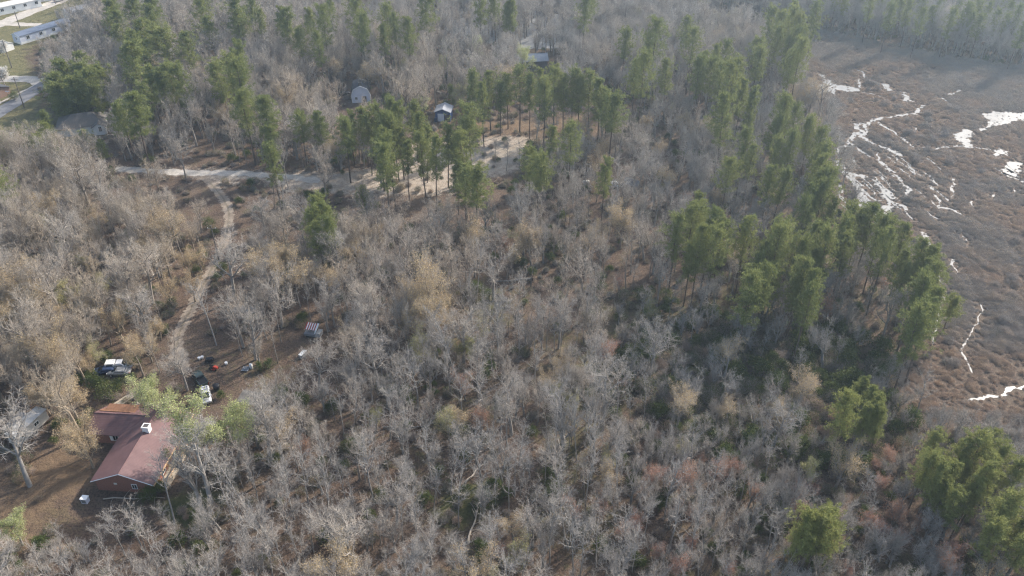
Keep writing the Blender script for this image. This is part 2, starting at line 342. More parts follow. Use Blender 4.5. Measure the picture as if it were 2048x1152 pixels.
# ------------------------------------------------------------------ ground
def build_ground():
    xs = np.concatenate([[-5000, -2500, -1200, -600, -380], np.arange(-290, 291, 1.6), [380, 600, 1200, 2500, 5000]])
    ys = np.concatenate([[-5000, -1500, -400, -50, 40], np.arange(62, 440, 1.6), [480, 600, 900, 1500, 3000, 6000]])
    X, Y = np.meshgrid(xs, ys); nx, ny = len(xs), len(ys)
    Z = np.zeros_like(X)
    i = np.arange(nx * ny).reshape(ny, nx)
    Q = np.stack([i[:-1, :-1], i[:-1, 1:], i[1:, 1:], i[1:, :-1]], -1).reshape(-1, 4)
    me = fmesh('ground', np.stack([X, Y, Z], -1).reshape(-1, 3), Q, [M['ground']])
    x, y = X.ravel(), Y.ravel(); near = (np.abs(x) < 300) & (y > 50) & (y < 450)
    wob = (fbm(x, y, 9, 3) - .5)
    def soft(sd, w=2.0): return np.clip(.5 - (sd + wob * 9) / (3.2 * w), 0, 1)
    A = {}
    A['marsh'] = soft(sdpoly(x, y, MARSH_G), 3)
    s = np.maximum(soft(sdpoly(x, y, SAND_G[0]), 3), soft(sdpoly(x, y, SAND_G[1]), 2)) * (.42 + .85 * fbm(x, y, 9, 8))
    s = np.maximum(s, np.clip(1.0 - dline(x, y, CLEAR_G) / 5, 0, 1) * .8)
    s = np.maximum(s, np.clip(1.0 - dline(x, y, DRIVE_G) / 3.2, 0, 1) * .55)
    s = np.maximum(s, soft(sdpoly(x, y, g2([(1395, 842), (1430, 838), (1440, 856), (1405, 862)])), .8))
    s = np.maximum(s, soft(sdpoly(x, y, g2([(1560, 872), (1640, 862), (1650, 880), (1570, 892)])), 1.5) * .55)
    far = soft(sdpoly(x, y, g2([(1640, -30), (2300, 20), (2300, 45), (1960, 32), (1800, 10)])), 3); s = np.maximum(s, far)
    A['sand'] = s
    A['grass'] = np.maximum(soft(sdpoly(x, y, LAWN_G), 3) * (.55 + .5 * fbm(x, y, 18, 5)), soft(sdpoly(x, y, g2([(960, 290), (1080, 285), (1110, 300), (1040, 320), (960, 320)])), 3) * .7)
    A['straw'] = np.maximum.reduce([soft(sdpoly(x, y, p), 3) for p in STRAW_G]) * (.45 + .6 * fbm(x, y, 8, 4))
    ms = (x > -20) & (y < 165)
    A['moss'] = np.maximum.reduce([soft(sdpoly(x, y, p), 2) for p in MOSS_G] + [soft(sdpoly(x, y, SWALE_G), 6) * .85, np.where(ms, fbm(x, y, 15, 11) * .75, fbm(x, y, 15, 11) * .5)])
    for k, v in A.items():
        a = me.attributes.new(k, 'FLOAT', 'POINT'); a.data.foreach_set('value', np.where(near, v, 0).astype(np.float32))
    o = bpy.data.objects.new('ground', me); COL.objects.link(o); tag(o, 'brown leaf-littered forest floor with sandy, grassy and marshy patches', kind='structure')
build_ground()

def resample(pts, step):
    out = [Vector(pts[0])]
    P = [Vector(p) for p in pts]
    # smooth with Catmull-Rom
    for i in range(len(P) - 1):
        p0 = P[max(i - 1, 0)]; p1 = P[i]; p2 = P[i + 1]; p3 = P[min(i + 2, len(P) - 1)]
        n = max(2, int((p2 - p1).length / step))
        for k in range(1, n + 1):
            t = k / n
            out.append(.5 * ((2 * p1) + (p2 - p0) * t + (2 * p0 - 5 * p1 + 4 * p2 - p3) * t * t + (3 * p1 - p0 - 3 * p2 + p3) * t ** 3))
    return out
def ribbon(name, pts, width, z, mat, rag=.25, step=1.0, ends=False, wvar=0.0, label=None, seed=0, wob=0.0):
    c = resample([(p[0], p[1]) for p in pts], step)
    if wob: c = [p + Vector((float(vnoise(p.x, p.y, 2.2, 61)) - .5, float(vnoise(p.x, p.y, 2.2, 62)) - .5)) * 2 * wob for p in c]
    rr = random.Random(seed); m = MB(); L = []
    for i, p in enumerate(c):
        d = (c[min(i + 1, len(c) - 1)] - c[max(i - 1, 0)]).normalized(); n = Vector((-d.y, d.x))
        w = width * (1 + wvar * (float(vnoise(i * step, seed * 3.1, 3.0, 2)) - .5) * 2)
        if ends: w *= min(1, .25 + min(i, len(c) - 1 - i) / 2.5)
        a = p + n * (w / 2 + rr.uniform(-rag, rag)); b = p - n * (w / 2 + rr.uniform(-rag, rag)); L.append((a, b))
    m.v = [(q.x, q.y, z) for ab in L for q in ab]
    for i in range(len(L) - 1): m.f.append((2 * i, 2 * i + 1, 2 * i + 3, 2 * i + 2)); m.m.append(0)
    o = m.build(name, mat); tag(o, label, kind='structure'); return o
def blob(name, poly, z, mat, rag=.5, step=1.2, label=None, seed=0):
    c = []
    rr = random.Random(seed); P = [Vector(p) for p in poly]
    for i in range(len(P)):
        a, b = P[i], P[(i + 1) % len(P)]; n = max(1, int((b - a).length / step))
        for k in range(n): c.append(a.lerp(b, k / n) + Vector((rr.uniform(-rag, rag), rr.uniform(-rag, rag))))
    import bmesh
    bm = bmesh.new(); vs = [bm.verts.new((p.x, p.y, z)) for p in c]
    es = [bm.edges.new((vs[i], vs[(i + 1) % len(vs)])) for i in range(len(vs))]
    bmesh.ops.triangle_fill(bm, edges=es, use_beauty=True, normal=(0, 0, 1))
    for f in bm.faces:
        if f.normal.z < 0: f.normal_flip()
    me = bpy.data.meshes.new(name); bm.to_mesh(me); bm.free(); me.materials.append(mat)
    o = bpy.data.objects.new(name, me); COL.objects.link(o); tag(o, label, kind='structure'); return o

ribbon('dirt_drive', DRIVE_G, 2.5, .03, M['drive'], .5, .5, label='pale dirt drive winding down through the bare woods', seed=1)
ribbon('drive_centre_strip', DRIVE_G[1:-1], .45, .04, M['verge'], .16, .5, label='weedy strip between the wheel tracks of the dirt drive', seed=11, wob=.15)
ribbon('sand_track', CLEAR_G, 3.2, .036, M['gravel'], .6, .9, label='pale sandy track crossing the top of the dirt drive', seed=2)
ribbon('asphalt_road', g2(ROAD), 6.4, .05, M['asphalt'], .12, 1.5, label='grey asphalt road running along the lawn', seed=3)
ribbon('gravel_road', g2([(-40, 158), (30, 158), (70, 160), (92, 172)]), 6.0, .034, M['gravel'], .4, 1.2, label='pale gravel turnout meeting the asphalt road', seed=4)
ribbon('gravel_road', g2([(-60, 72), (10, 44), (60, 24), (118, 2), (150, -12)]), 7.5, .034, M['gravel'], .4, 1.5, label='wide pale gravel road past the mobile homes', seed=5)
ribbon('gravel_drive', g2([(-30, 44), (20, 48), (80, 50)]), 4.5, .04, M['gravel'], .4, 1.5, label='gravel drive behind the white mobile home', seed=6)
ribbon('concrete_drive', g2([(-40, 274), (28, 270)]), 4.5, .04, M['concrete'], .02, 2, label='white concrete drive by the pines', seed=7)
ribbon('road_edge', g2([(-60, 243), (0, 206), (85, 163)]), 1.0, .042, M['gravel'], .2, 1.2, label='pale sandy verge along the asphalt road', seed=8)

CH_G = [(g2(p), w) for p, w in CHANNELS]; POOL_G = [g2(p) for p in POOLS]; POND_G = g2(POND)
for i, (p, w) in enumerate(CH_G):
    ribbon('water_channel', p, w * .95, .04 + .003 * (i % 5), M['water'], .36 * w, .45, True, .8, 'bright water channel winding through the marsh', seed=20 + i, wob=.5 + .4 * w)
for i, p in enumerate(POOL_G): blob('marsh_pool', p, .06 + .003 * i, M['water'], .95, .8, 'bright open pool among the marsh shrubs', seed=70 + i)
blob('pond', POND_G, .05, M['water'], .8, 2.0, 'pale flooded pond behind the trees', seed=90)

# ------------------------------------------------------------------ buildings
def gable_house(root, x0, x1, y0, y1, eave, ridge, wallm, roofm, over=.45, axis='y', trim=None, thick=.16):
    "walls with gable ends and two roof slopes with thickness; axis = ridge direction"
    sw = (lambda p: p) if axis == 'y' else (lambda p: (p[1], p[0], p[2]))
    a0, a1, b0, b1 = (x0, x1, y0, y1) if axis == 'y' else (y0, y1, x0, x1)
    am = (a0 + a1) / 2; w = MB()
    for b in (b0, b1): w.face([sw(p) for p in ((a0, b, 0), (a1, b, 0), (a1, b, eave), (am, b, ridge), (a0, b, eave))])
    for a in (a0, a1): w.face([sw(p) for p in ((a, b0, 0), (a, b1, 0), (a, b1, eave), (a, b0, eave))])
    w.build('wall', wallm, root)
    sl = (ridge - eave) / (am - a0); rf = None
    for sgn in (-1, 1):
        e = (a0 - over) if sgn < 0 else (a1 + over); ez = eave - over * sl
        c = [(e, b0 - over, ez), (am, b0 - over, ridge), (am, b1 + over, ridge), (e, b1 + over, ez)]
        m = MB().hexa([sw((p[0], p[1], p[2] + .01)) for p in c] + [sw((p[0], p[1], p[2] + thick)) for p in c])
        o = m.build('roof_slope', roofm, root)
    cap = MB().tube([sw((am, b0 - over, ridge + thick)), sw((am, b1 + over, ridge + thick))], .09, 6); cap.build('ridge_cap', roofm, root)
    if trim:
        for b in (b0 - over - .03, b1 + over + .03):
            t = MB()
            for sgn in (-1, 1):
                e = (a0 - over) if sgn < 0 else (a1 + over); ez = eave - over * sl
                t.tube([sw((e, b, ez + .06)), sw((am, b, ridge + .06))], .09, 4)
            t.build('rake_trim', trim, root)
def window(root, c, w, h, face, frame=None, n=2):
    "framed window on a wall; face = outward axis ('x+','x-','y+','y-')"
    s = 1 if face[1] == '+' else -1; fr = MB(); t = .1
    def put(a0, a1, z0, z1, d0, d1, mb):
        if face[0] == 'y': mb.box(c[0] + a0, c[0] + a1, *sorted((c[1] + s * d0, c[1] + s * d1)), c[2] + z0, c[2] + z1)
        else: mb.box(*sorted((c[0] + s * d0, c[0] + s * d1)), c[1] + a0, c[1] + a1, c[2] + z0, c[2] + z1)
    for a0, a1, z0, z1 in ((-w / 2 - t, w / 2 + t, -h / 2 - t, -h / 2), (-w / 2 - t, w / 2 + t, h / 2, h / 2 + t), (-w / 2 - t, -w / 2, -h / 2, h / 2), (w / 2, w / 2 + t, -h / 2, h / 2), (-.03, .03, -h / 2, h / 2)):
        put(a0, a1, z0, z1, .0, .09, fr)
    f = fr.build('window', frame or M['white'], root)
    for k in range(n):
        p = MB(); a0 = -w / 2 + k * w / n; put(a0 + .03, a0 + w / n - .03, -h / 2, h / 2, .01, .04, p); p.build('pane', M['glass'], f)
def door(root, c, w, h, face, mat):
    s = 1 if face[1] == '+' else -1; m = MB()
    if face[0] == 'y': m.box(c[0] - w / 2, c[0] + w / 2, *sorted((c[1] + s * .005, c[1] + s * .06)), 0.05, h)
    else: m.box(*sorted((c[0] + s * .005, c[0] + s * .06)), c[1] - w / 2, c[1] + w / 2, .05, h)
    d = m.build('door', mat, root); k = MB()
    if face[0] == 'y': k.box(c[0] + w * .3, c[0] + w * .38, *sorted((c[1] + s * .06, c[1] + s * .14)), .98, 1.06)
    else: k.box(*sorted((c[0] + s * .06, c[0] + s * .14)), c[1] + w * .3, c[1] + w * .38, .98, 1.06)
    k.build('handle', M['rim'], d)

# brick house: long wing towards the camera, a cross wing to its left
bh = empty('brick_house', (-68.4, 100.9, 0), math.radians(-4.5))
tag(bh, 'brick ranch house with dark red metal roof and white chimney', 'house')
gable_house(bh, -5.1, 5.3, .4, 17.4, 2.75, 4.9, M['brick'], M['roof_red'], .5, 'y', M['white'])
wing = MB()
wx0, wx1, wy0, wy1, we, wr = -11.4, -5.1, 11.6, 18.2, 2.7, 4.35
wing.face([(wx0, wy0, 0), (wx1, wy0, 0), (wx1, wy0, we), (wx0, wy0, we)]); wing.face([(wx1, wy1, 0), (wx0, wy1, 0), (wx0, wy1, we), (wx1, wy1, we)])
wing.face([(wx0, wy1, 0), (wx0, wy0, 0), (wx0, wy0, we), (wx0, (wy0 + wy1) / 2, wr), (wx0, wy1, we)])
wing.build('wing_wall', M['brick'], bh)
for sgn in (-1, 1):
    ym = (wy0 + wy1) / 2; e = wy0 - .5 if sgn < 0 else wy1 + .5; ez = we - .5 * (wr - we) / (ym - wy0)
    c = [(wx0 - .5, e, ez), (wx0 - .5, ym, wr), (-1.4, ym, wr), (-1.4 if sgn > 0 else -4.4, e, ez)]
    MB().hexa([(p[0], p[1], p[2] + .02) for p in c] + [(p[0], p[1], p[2] + .17) for p in c]).build('wing_roof', M['roof_red'], bh)
MB().tube([(wx0 - .5, 14.9, wr + .17), (-1.6, 14.9, wr + .17)], .09, 6).build('wing_ridge_cap', M['roof_red'], bh)
MB().box(-10.6, -4.6, 15.6, 18.2, 3.9, 3.93).hexa([(-11.6, 15.9, 4.1), (-5.4, 15.9, 4.1), (-5.0, 18.3, 2.82), (-11.2, 18.4, 2.82), (-11.6, 15.9, 4.16), (-5.4, 15.9, 4.16), (-5.0, 18.3, 2.90), (-11.2, 18.4, 2.90)]).build('pine_straw', M['straw'], bh)
ch = MB().box(-.15, 1.05, 10.2, 11.3, 3.9, 6.0)
cho = ch.build('chimney', M['white'], bh)
MB().box(-.22, 1.12, 10.1, 10.3, 5.95, 6.12).box(-.22, 1.12, 11.2, 11.4, 5.95, 6.12).box(-.22, -.05, 10.3, 11.2, 5.95, 6.12).box(.95, 1.12, 10.3, 11.2, 5.95, 6.12).build('chimney_rim', M['white'], cho)
MB().box(-.05, .95, 10.3, 11.2, 6.004, 6.05).build('chimney_cap', M['darkwood'], cho)
MB().box(5.78, 5.92, -.1, 17.9, 2.32, 2.62).build('fascia', M['fascia'], bh)
dk = MB()
MB().box(5.35, 7.2, 1.0, 12.5, .0, .32).build('porch_deck', M['wood'], bh)
for k in range(5): MB().box(6.95, 7.1, 1.2 + k * 2.7, 1.35 + k * 2.7, .32, 1.25).build('porch_post', M['wood'], bh)
MB().box(6.93, 7.12, 1.1, 12.4, 1.25, 1.36).build('porch_rail', M['fascia'], bh)
window(bh, (1.9, .4, 1.5), .8, 1.0, 'y-'); window(bh, (-6.9, 11.6, 1.5), 1.0, 1.2, 'y-')
for sx in (-1, 1): MB().box(-6.9 + sx * .85 - .22, -6.9 + sx * .85 + .22, 11.5, 11.59, .85, 2.15).build('shutter', M['white'], bh)
MB().box(-1.75, -1.2, .33, .39, 1.75, 2.15).build('wall_vent', M['offwhite'], bh)
window(bh, (5.3, 4.5, 1.5), 1.2, 1.2, 'x+'); window(bh, (5.3, 14.5, 1.5), 1.2, 1.2, 'x+'); door(bh, (5.3, 9.2, 0), 1.0, 2.1, 'x+', M['white'])
window(bh, (-5.1, 5.0, 1.5), 1.2, 1.2, 'x-')

def mobile_home(u, v, rz, L, W, wallm, roofm, label, eave=3.3, ridge=4.3, nwin=4):
    p = at(u, v); r = empty('mobile_home', p, rz); tag(r, label, 'mobile home')
    gable_house(r, -W / 2, W / 2, 0, L, eave, ridge, wallm, roofm, .25, 'y', M['white'])
    MB().box(-W / 2 - .06, W / 2 + .06, -.06, L + .06, 0, .75).build('skirting', M['white'], r)
    for k in range(nwin): window(r, (W / 2, L * (k + .6) / nwin, 2.1), 1.3, 1.2, 'x+')
    door(r, (W / 2, L * .47, 0), 1.0, 2.9, 'x+', M['white']); window(r, (0, 0, 2.1), .9, 1.2, 'y-')
    return r
mobile_home(36, 87, math.radians(-32), 23, 5.2, M['paleblue'], M['blueroof'], 'long pale mobile home with blue-grey roof above the mown lawn')
mobile_home(-12, 30, math.radians(-42), 20, 6, M['white'], M['offwhite'], 'white mobile home with pale roof at the top left corner')
mobile_home(40, 6, math.radians(-60), 14, 6, M['paleblue'], M['tinroof'], 'pale blue mobile home behind the white mobile home')
mobile_home(134, 38, math.radians(-42), 18, 5, M['offwhite'], M['tinroof'], 'cream mobile home half hidden behind bare trees by gravel road')
# small white shed beside the mobile home
s = empty('shed', at(14, 100), math.radians(-25)); tag(s, 'small white garden shed beside the long pale mobile home', 'shed')
gable_house(s, -2, 2, -2.0, 2.0, 2.4, 3.3, M['white'], M['offwhite'], .2, 'x'); door(s, (0, -2.0, 0), 1.2, 2.0, 'y-', M['offwhite'])
# house at the left frame edge, only its porch is in view
s = empty('porch_house', at(-22, 196), math.radians(-30)); tag(s, 'dark-roofed house with white porch railing at the left edge', 'house')
gable_house(s, -5, 4, -4, 6, 2.8, 4.6, M['brick'], M['darkroof'], .4, 'x'); MB().box(4.0, 6.6, -4.0, 0, 0, .5).build('porch', M['white'], s)
for k in range(6): MB().box(6.45, 6.55, -4 + k * .75, -3.92 + k * .75, .5, 1.4).build('porch_baluster', M['white'], s)
MB().box(6.42, 6.58, -4, -.05, 1.4, 1.5).build('porch_rail', M['white'], s)
# grey hip-roofed house
s = empty('hip_roof_house', at(168, 258), math.radians(18)); tag(s, 'house with grey shingled hip roof and white gable behind the pines', 'house')
MB().box(-7, 7, -5, 5, 0, 2.8).build('wall', M['white'], s)
h = MB(); e = .5
b = [(-7 - e, -5 - e, 2.75), (7 + e, -5 - e, 2.75), (7 + e, 5 + e, 2.75), (-7 - e, 5 + e, 2.75)]; r0, r1 = (-2.2, 0, 5.6), (3.6, 0, 5.6)
h.face([b[0], b[1], r1, r0]); h.face([b[1], b[2], r1]); h.face([b[2], b[3], r0, r1]); h.face([b[3], b[0], r0]); h.face(b[::-1])
h.build('roof', M['greyroof'], s)
g = empty('front_gable', (5.6, -4.6, 0)); g.parent = s
MB().box(-1.9, 1.9, -2.0, 0, 0, 2.8).face([(-1.9, -2.0, 2.8), (1.9, -2.0, 2.8), (0, -2.0, 4.0)]).build('gable_wall', M['white'], g)
m = MB()
for sg in (-1, 1):
    c = [(sg * 2.3, -2.4, 2.55), (0, -2.4, 4.02), (0, 2.0, 4.02), (sg * 2.3, 2.0, 2.55)]; m.hexa([(p[0], p[1], p[2]) for p in c] + [(p[0], p[1], p[2] + .14) for p in c])
m.build('gable_roof', M['greyroof'], g); window(g, (0.3, -2.0, 2.0), .9, 1.6, 'y-')
# gambrel barn
s = empty('gambrel_barn', at(723, 205), math.radians(9)); tag(s, 'pale blue gambrel barn with white trim and dark roof', 'barn')
gp = [(-3.0, 0), (3.0, 0), (3.25, 2.6), (2.35, 4.8), (0, 6.0), (-2.35, 4.8), (-3.25, 2.6)]
w = MB()
for yy in (0, 7.5): w.face([(x, yy, z) for x, z in gp])
w.face([(-3.0, 0, 0), (-3.0, 7.5, 0), (-3.25, 7.5, 2.6), (-3.25, 0, 2.6)]); w.face([(3.0, 7.5, 0), (3.0, 0, 0), (3.25, 0, 2.6), (3.25, 7.5, 2.6)]); w.build('wall', M['paleblue'], s)
for (xa, za), (xb, zb) in zip(gp[2:6], gp[3:7]):
    MB().hexa([(xa, -.3, za + .01), (xb, -.3, zb + .01), (xb, 7.8, zb + .01), (xa, 7.8, za + .01), (xa * 1.03, -.3, za + .16), (xb * 1.03, -.3, zb + .16), (xb * 1.03, 7.8, zb + .16), (xa * 1.03, 7.8, za + .16)]).build('roof_panel', M['darkroof'], s)
    MB().tube([(xa * 1.02, -.36, za + .08), (xb * 1.02, -.36, zb + .08)], .11, 4).build('rake_trim', M['white'], s)
for sx in (-1, 1): MB().tube([(sx * 3.02, -.06, 0), (sx * 3.27, -.06, 2.6)], .1, 4).build('corner_trim', M['white'], s)
MB().box(-.55, .75, .6, 1.9, 5.2, 6.9).build('chimney', M['greyroof'], s)
door(s, (1.2, 0, 0), 1.3, 2.2, 'y-', M['black']); window(s, (-1.6, 0, 1.6), .8, .9, 'y-')
# open-fronted shed with a blue gable
s = empty('open_shed', at(886, 243), math.radians(-6)); tag(s, 'small shed with grey tin gable roof and deep blue front', 'shed')
gable_house(s, -2.5, 2.5, 0, 5.0, 3.4, 4.4, M['blue'], M['tinroof'], .35, 'y', M['whitemetal'])
MB().box(-1.7, .4, -.1, -.02, 0, 2.7).build('front_panel', M['paleblue'], s); MB().box(-2.75, -1.75, -.9, .4, 0, 1.4).build('water_tank', M['navy'], s)
MB().box(.6, 2.4, -.1, -.02, 0, 2.5).build('front_panel', M['darkwood'], s)
# dark shed far back
s = empty('dark_shed', at(1074, 140), math.radians(8)); tag(s, 'dark wooden shed with pale tin roof beyond the pine row', 'shed')
gable_house(s, -7.5, 4, 0, 5, 3.6, 5.4, M['darkwood'], M['tinroof'], .4, 'x'); door(s, (1, 0, 0), 1.4, 2.2, 'y-', M['darkwood'])
window(s, (-3, 0, 1.8), 1.1, 1.0, 'y-')
# old trailer left of the house
s = empty('old_trailer', at(60, 868), math.radians(-18)); tag(s, 'weathered white trailer among bare trees left of the brick house', 'trailer')
MB().box(-1.2, 1.2, -3.6, 4.2, .65, 3.0, 0, (.06, .06, .15, .15)).build('body', M['weathered'], s, bevel=.12)
MB().box(-1.28, 1.28, -3.65, 4.25, 3.0, 3.12).build('roof', M['weathered'], s)
MB().hexa([(-3.9, -2.2, 2.1), (-1.2, -2.2, 2.75), (-1.2, 2.6, 2.75), (-3.9, 2.6, 2.1), (-3.9, -2.2, 2.2), (-1.2, -2.2, 2.85), (-1.2, 2.6, 2.85), (-3.9, 2.6, 2.2)]).build('awning', M['greytarp'], s)
for yy in (-2.0, 2.4): MB().tube([(-3.8, yy, 0), (-3.8, yy, 2.1)], .05, 6).build('awning_post', M['wood'], s)
MB().box(-3.6, -2.6, 2.9, 3.9, 0, 1.0).build('red_bin', M['redpaint'], s)
for yy in (-.6, .5):
    for xx in (-1.12, 1.12): MB().tube([(xx - .1, yy, .36), (xx + .1, yy, .36)], .36, 12).build('wheel', M['tyre'], s)
window(s, (1.16, 1.2, 2.0), 1.0, .7, 'x+'); window(s, (1.16, -2, 2.0), .9, .7, 'x+'); window(s, (0, -3.5, 2.0), 1.2, .7, 'y-')

# ------------------------------------------------------------------ vehicles
def loft(sections, mat_i=0):
    "body from cross-sections along x: (x, halfwidth_bottom, halfwidth_top, z0, z1)"
    m = MB(); rings = []
    for x, hb, ht, z0, z1 in sections:
        b = len(m.v); zm = z0 + (z1 - z0) * .62
        m.v += [(x, -hb * .94, z0), (x, hb * .94, z0), (x, hb, zm), (x, ht, z1), (x, -ht, z1), (x, -hb, zm)]; rings.append(b)
    for a, b in zip(rings[:-1], rings[1:]):
        for k in range(6): m.f.append((a + k, a + (k + 1) % 6, b + (k + 1) % 6, b + k)); m.m.append(mat_i)
    m.f.append(tuple(rings[0] + k for k in range(6))[::-1]); m.m.append(mat_i); m.f.append(tuple(rings[-1] + k for k in range(6))); m.m.append(mat_i)
    return m
def vehicle(name, loc, heading, kind, paint, label, cat, rails=False, cap=None, box_mat=None, scale=1.0):
    "heading = ground direction of the nose"
    r = empty(name, loc, math.atan2(heading[1], heading[0])); tag(r, label, cat); r.scale = (scale,) * 3
    if kind == 'pickup':
        L, W = 5.5, .97
        loft([(-2.7, .9, .86, .5, .98), (-2.6, W, .92, .42, 1.05), (-.6, W, .94, .38, 1.06), (.9, W, .93, .38, 1.06), (1.3, W, .9, .38, 1.1), (2.4, .95, .84, .4, 1.0), (2.72, .84, .7, .48, .86)]).build('body', paint, r, True)
        loft([(-.55, .86, .7, 1.04, 1.62), (-.35, .88, .74, 1.04, 1.78), (.75, .88, .74, 1.04, 1.78), (1.35, .86, .66, 1.04, 1.2)]).build('cab', paint, r)
        MB().hexa([(1.42, -.7, 1.12), (1.42, .7, 1.12), (.86, .62, 1.74), (.86, -.62, 1.74), (1.46, -.7, 1.15), (1.46, .7, 1.15), (.9, .62, 1.77), (.9, -.62, 1.77)]).build('windshield', M['glass'], r)
        MB().hexa([(-.62, -.66, 1.15), (-.62, .66, 1.15), (-.5, .6, 1.66), (-.5, -.6, 1.66), (-.66, -.66, 1.15), (-.66, .66, 1.15), (-.54, .6, 1.66), (-.54, -.6, 1.66)]).build('rear_window', M['glass'], r)
        for s in (-1, 1): MB().hexa([(-.35, s * .84, 1.15), (.95, s * .84, 1.15), (.7, s * .76, 1.66), (-.3, s * .76, 1.66), (-.35, s * .89, 1.15), (.95, s * .89, 1.15), (.7, s * .8, 1.66), (-.3, s * .8, 1.66)]).build('side_window', M['glass'], r)
        MB().box(-2.52, -.68, -.8, .8, 1.06, 1.075).build('bed_liner', box_mat or M['black'], r)
        for s in (-1, 1): MB().box(-2.6, -.66, s * .88 - .06, s * .88 + .06, 1.04, 1.16).build('bed_rail', paint, r)
        MB().box(-2.68, -2.55, -.9, .9, .9, 1.16).build('tailgate', paint, r)
        if cap:
            MB().box(-2.6, -.62, -.92, .92, 1.16, 1.9, 0, (.1, .02, .12, .12)).build('bed_cap', cap, r, bevel=.05)
            for s in (-1, 1): MB().box(-2.2, -1.0, min(s * .86, s * .9), max(s * .86, s * .9), 1.32, 1.66).build('cap_window', M['glass'], r)
        ax = (-1.65, 1.75)
    else:
        suv = kind == 'suv'; zt = 1.72 if suv else 1.42; rear = -2.2 if suv else -1.75
        loft([(-2.35, .84, .76, .5, .95), (-2.25, .93, .86, .4, 1.0), (-1.0, .95, .88, .35, 1.0), (.9, .95, .88, .35, 1.0), (1.5, .93, .84, .36, .98), (2.2, .88, .76, .4, .86), (2.4, .76, .62, .46, .72)]).build('body', paint, r, True)
        loft([(rear, .84, .64, .97, 1.18), (rear + .5, .86, .68, .97, zt - .03), (.3, .86, .68, .97, zt), (1.3, .84, .66, .95, 1.06)]).build('cabin', paint, r)
        MB().hexa([(1.34, -.68, 1.0), (1.34, .68, 1.0), (.42, .6, zt - .03), (.42, -.6, zt - .03), (1.38, -.68, 1.04), (1.38, .68, 1.04), (.46, .6, zt + .01), (.46, -.6, zt + .01)]).build('windshield', M['glass'], r)
        MB().hexa([(rear - .03, -.6, 1.1), (rear - .03, .6, 1.1), (rear + .42, .55, zt - .1), (rear + .42, -.55, zt - .1), (rear - .07, -.6, 1.12), (rear - .07, .6, 1.12), (rear + .38, .55, zt - .07), (rear + .38, -.55, zt - .07)]).build('rear_window', M['glass'], r)
        for s in (-1, 1):
            for a, b in ((rear + .55, -.75), (-.65, .75)): MB().hexa([(a, s * .8, 1.06), (b, s * .8, 1.06), (b - .25, s * .72, zt - .12), (a + .1, s * .72, zt - .12), (a, s * .88, 1.06), (b, s * .88, 1.06), (b - .25, s * .77, zt - .12), (a + .1, s * .77, zt - .12)]).build('side_window', M['glass'], r)
            MB().box(.85, 1.05, min(s * .92, s * 1.1), max(s * .92, s * 1.1), .98, 1.12).build('wing_mirror', paint, r)
            if suv or rails: MB().tube([(rear + .6, s * .6, zt + .08), (.2, s * .6, zt + .08)], .035, 6).build('roof_rail', M['black'], r)
        if rails:
            for xx in (-1.1, -.35): MB().tube([(xx, -.62, zt + .12), (xx, .62, zt + .12)], .05, 6).build('roof_bar', M['black'], r)
        ax = (-1.45, 1.45)
    for xx in ax:
        for s in (-1, 1):
            t = MB().tube([(xx, s * .74, .35), (xx, s * .97, .35)], .35, 16).build('wheel', M['tyre'], r)
            MB().tube([(xx, s * .972, .35), (xx, s * .985, .35)], .2, 12).build('rim', M['rim'], t)
    fx = 2.62 if kind == 'pickup' else 2.28
    for s in (-1, 1):
        MB().box(fx - .08, fx + .06, s * .66 - .14, s * .66 + .14, .66, .82).build('headlight', M['light'], r)
        MB().box(-2.74 if kind == 'pickup' else -2.38, -2.6 if kind == 'pickup' else -2.28, s * .78 - .08, s * .78 + .08, .74, .98).build('tail_light', M['taillight'], r)
    MB().box(fx - .05, fx + .12, -.8, .8, .42, .58).build('bumper', M['rim'] if kind == 'pickup' else paint, r)
    return r
vehicle('sport_utility_car', at(413, 795), (.40, -.92), 'suv', M['silver'], 'silver station wagon with roof bars parked behind the dark pickup', 'car', rails=True)
vehicle('pickup_truck', at(401, 762), (-.62, .78), 'pickup', M['darkgreen'], 'dark green pickup truck nose up in front of the silver wagon', 'truck', box_mat=M['black'])
vehicle('pickup_truck', at(240, 736), (1, .12), 'pickup', M['whitemetal'], 'white pickup truck with tall white bed cap beside dusty car', 'truck', cap=M['white'])
vehicle('old_car', at(240, 748), (-1, -.06), 'car', M['dusty'], 'dusty grey old car parked just below the white pickup', 'car')
vehicle('old_car', at(213, 745), (-.95, -.2), 'car', M['navy'], 'dark blue car half hidden in shrubs behind the white pickup', 'car')
vehicle('old_car', at(686, 190), (.9, .3), 'car', M['black'], 'black car parked left of the gambrel barn', 'car')
vehicle('parked_car', at(118, 3), (.6, .8), 'car', M['dusty'], 'grey car on the gravel road at the very top', 'car')
vehicle('parked_car', at(2, 272), (1, .1), 'suv', M['navy'], 'dark blue car on the white concrete drive', 'car')
vehicle('van', at(1230, 374), (.9, .4), 'suv', M['white'], 'white van half hidden by a young pine near the clearing', 'van', scale=1.05)

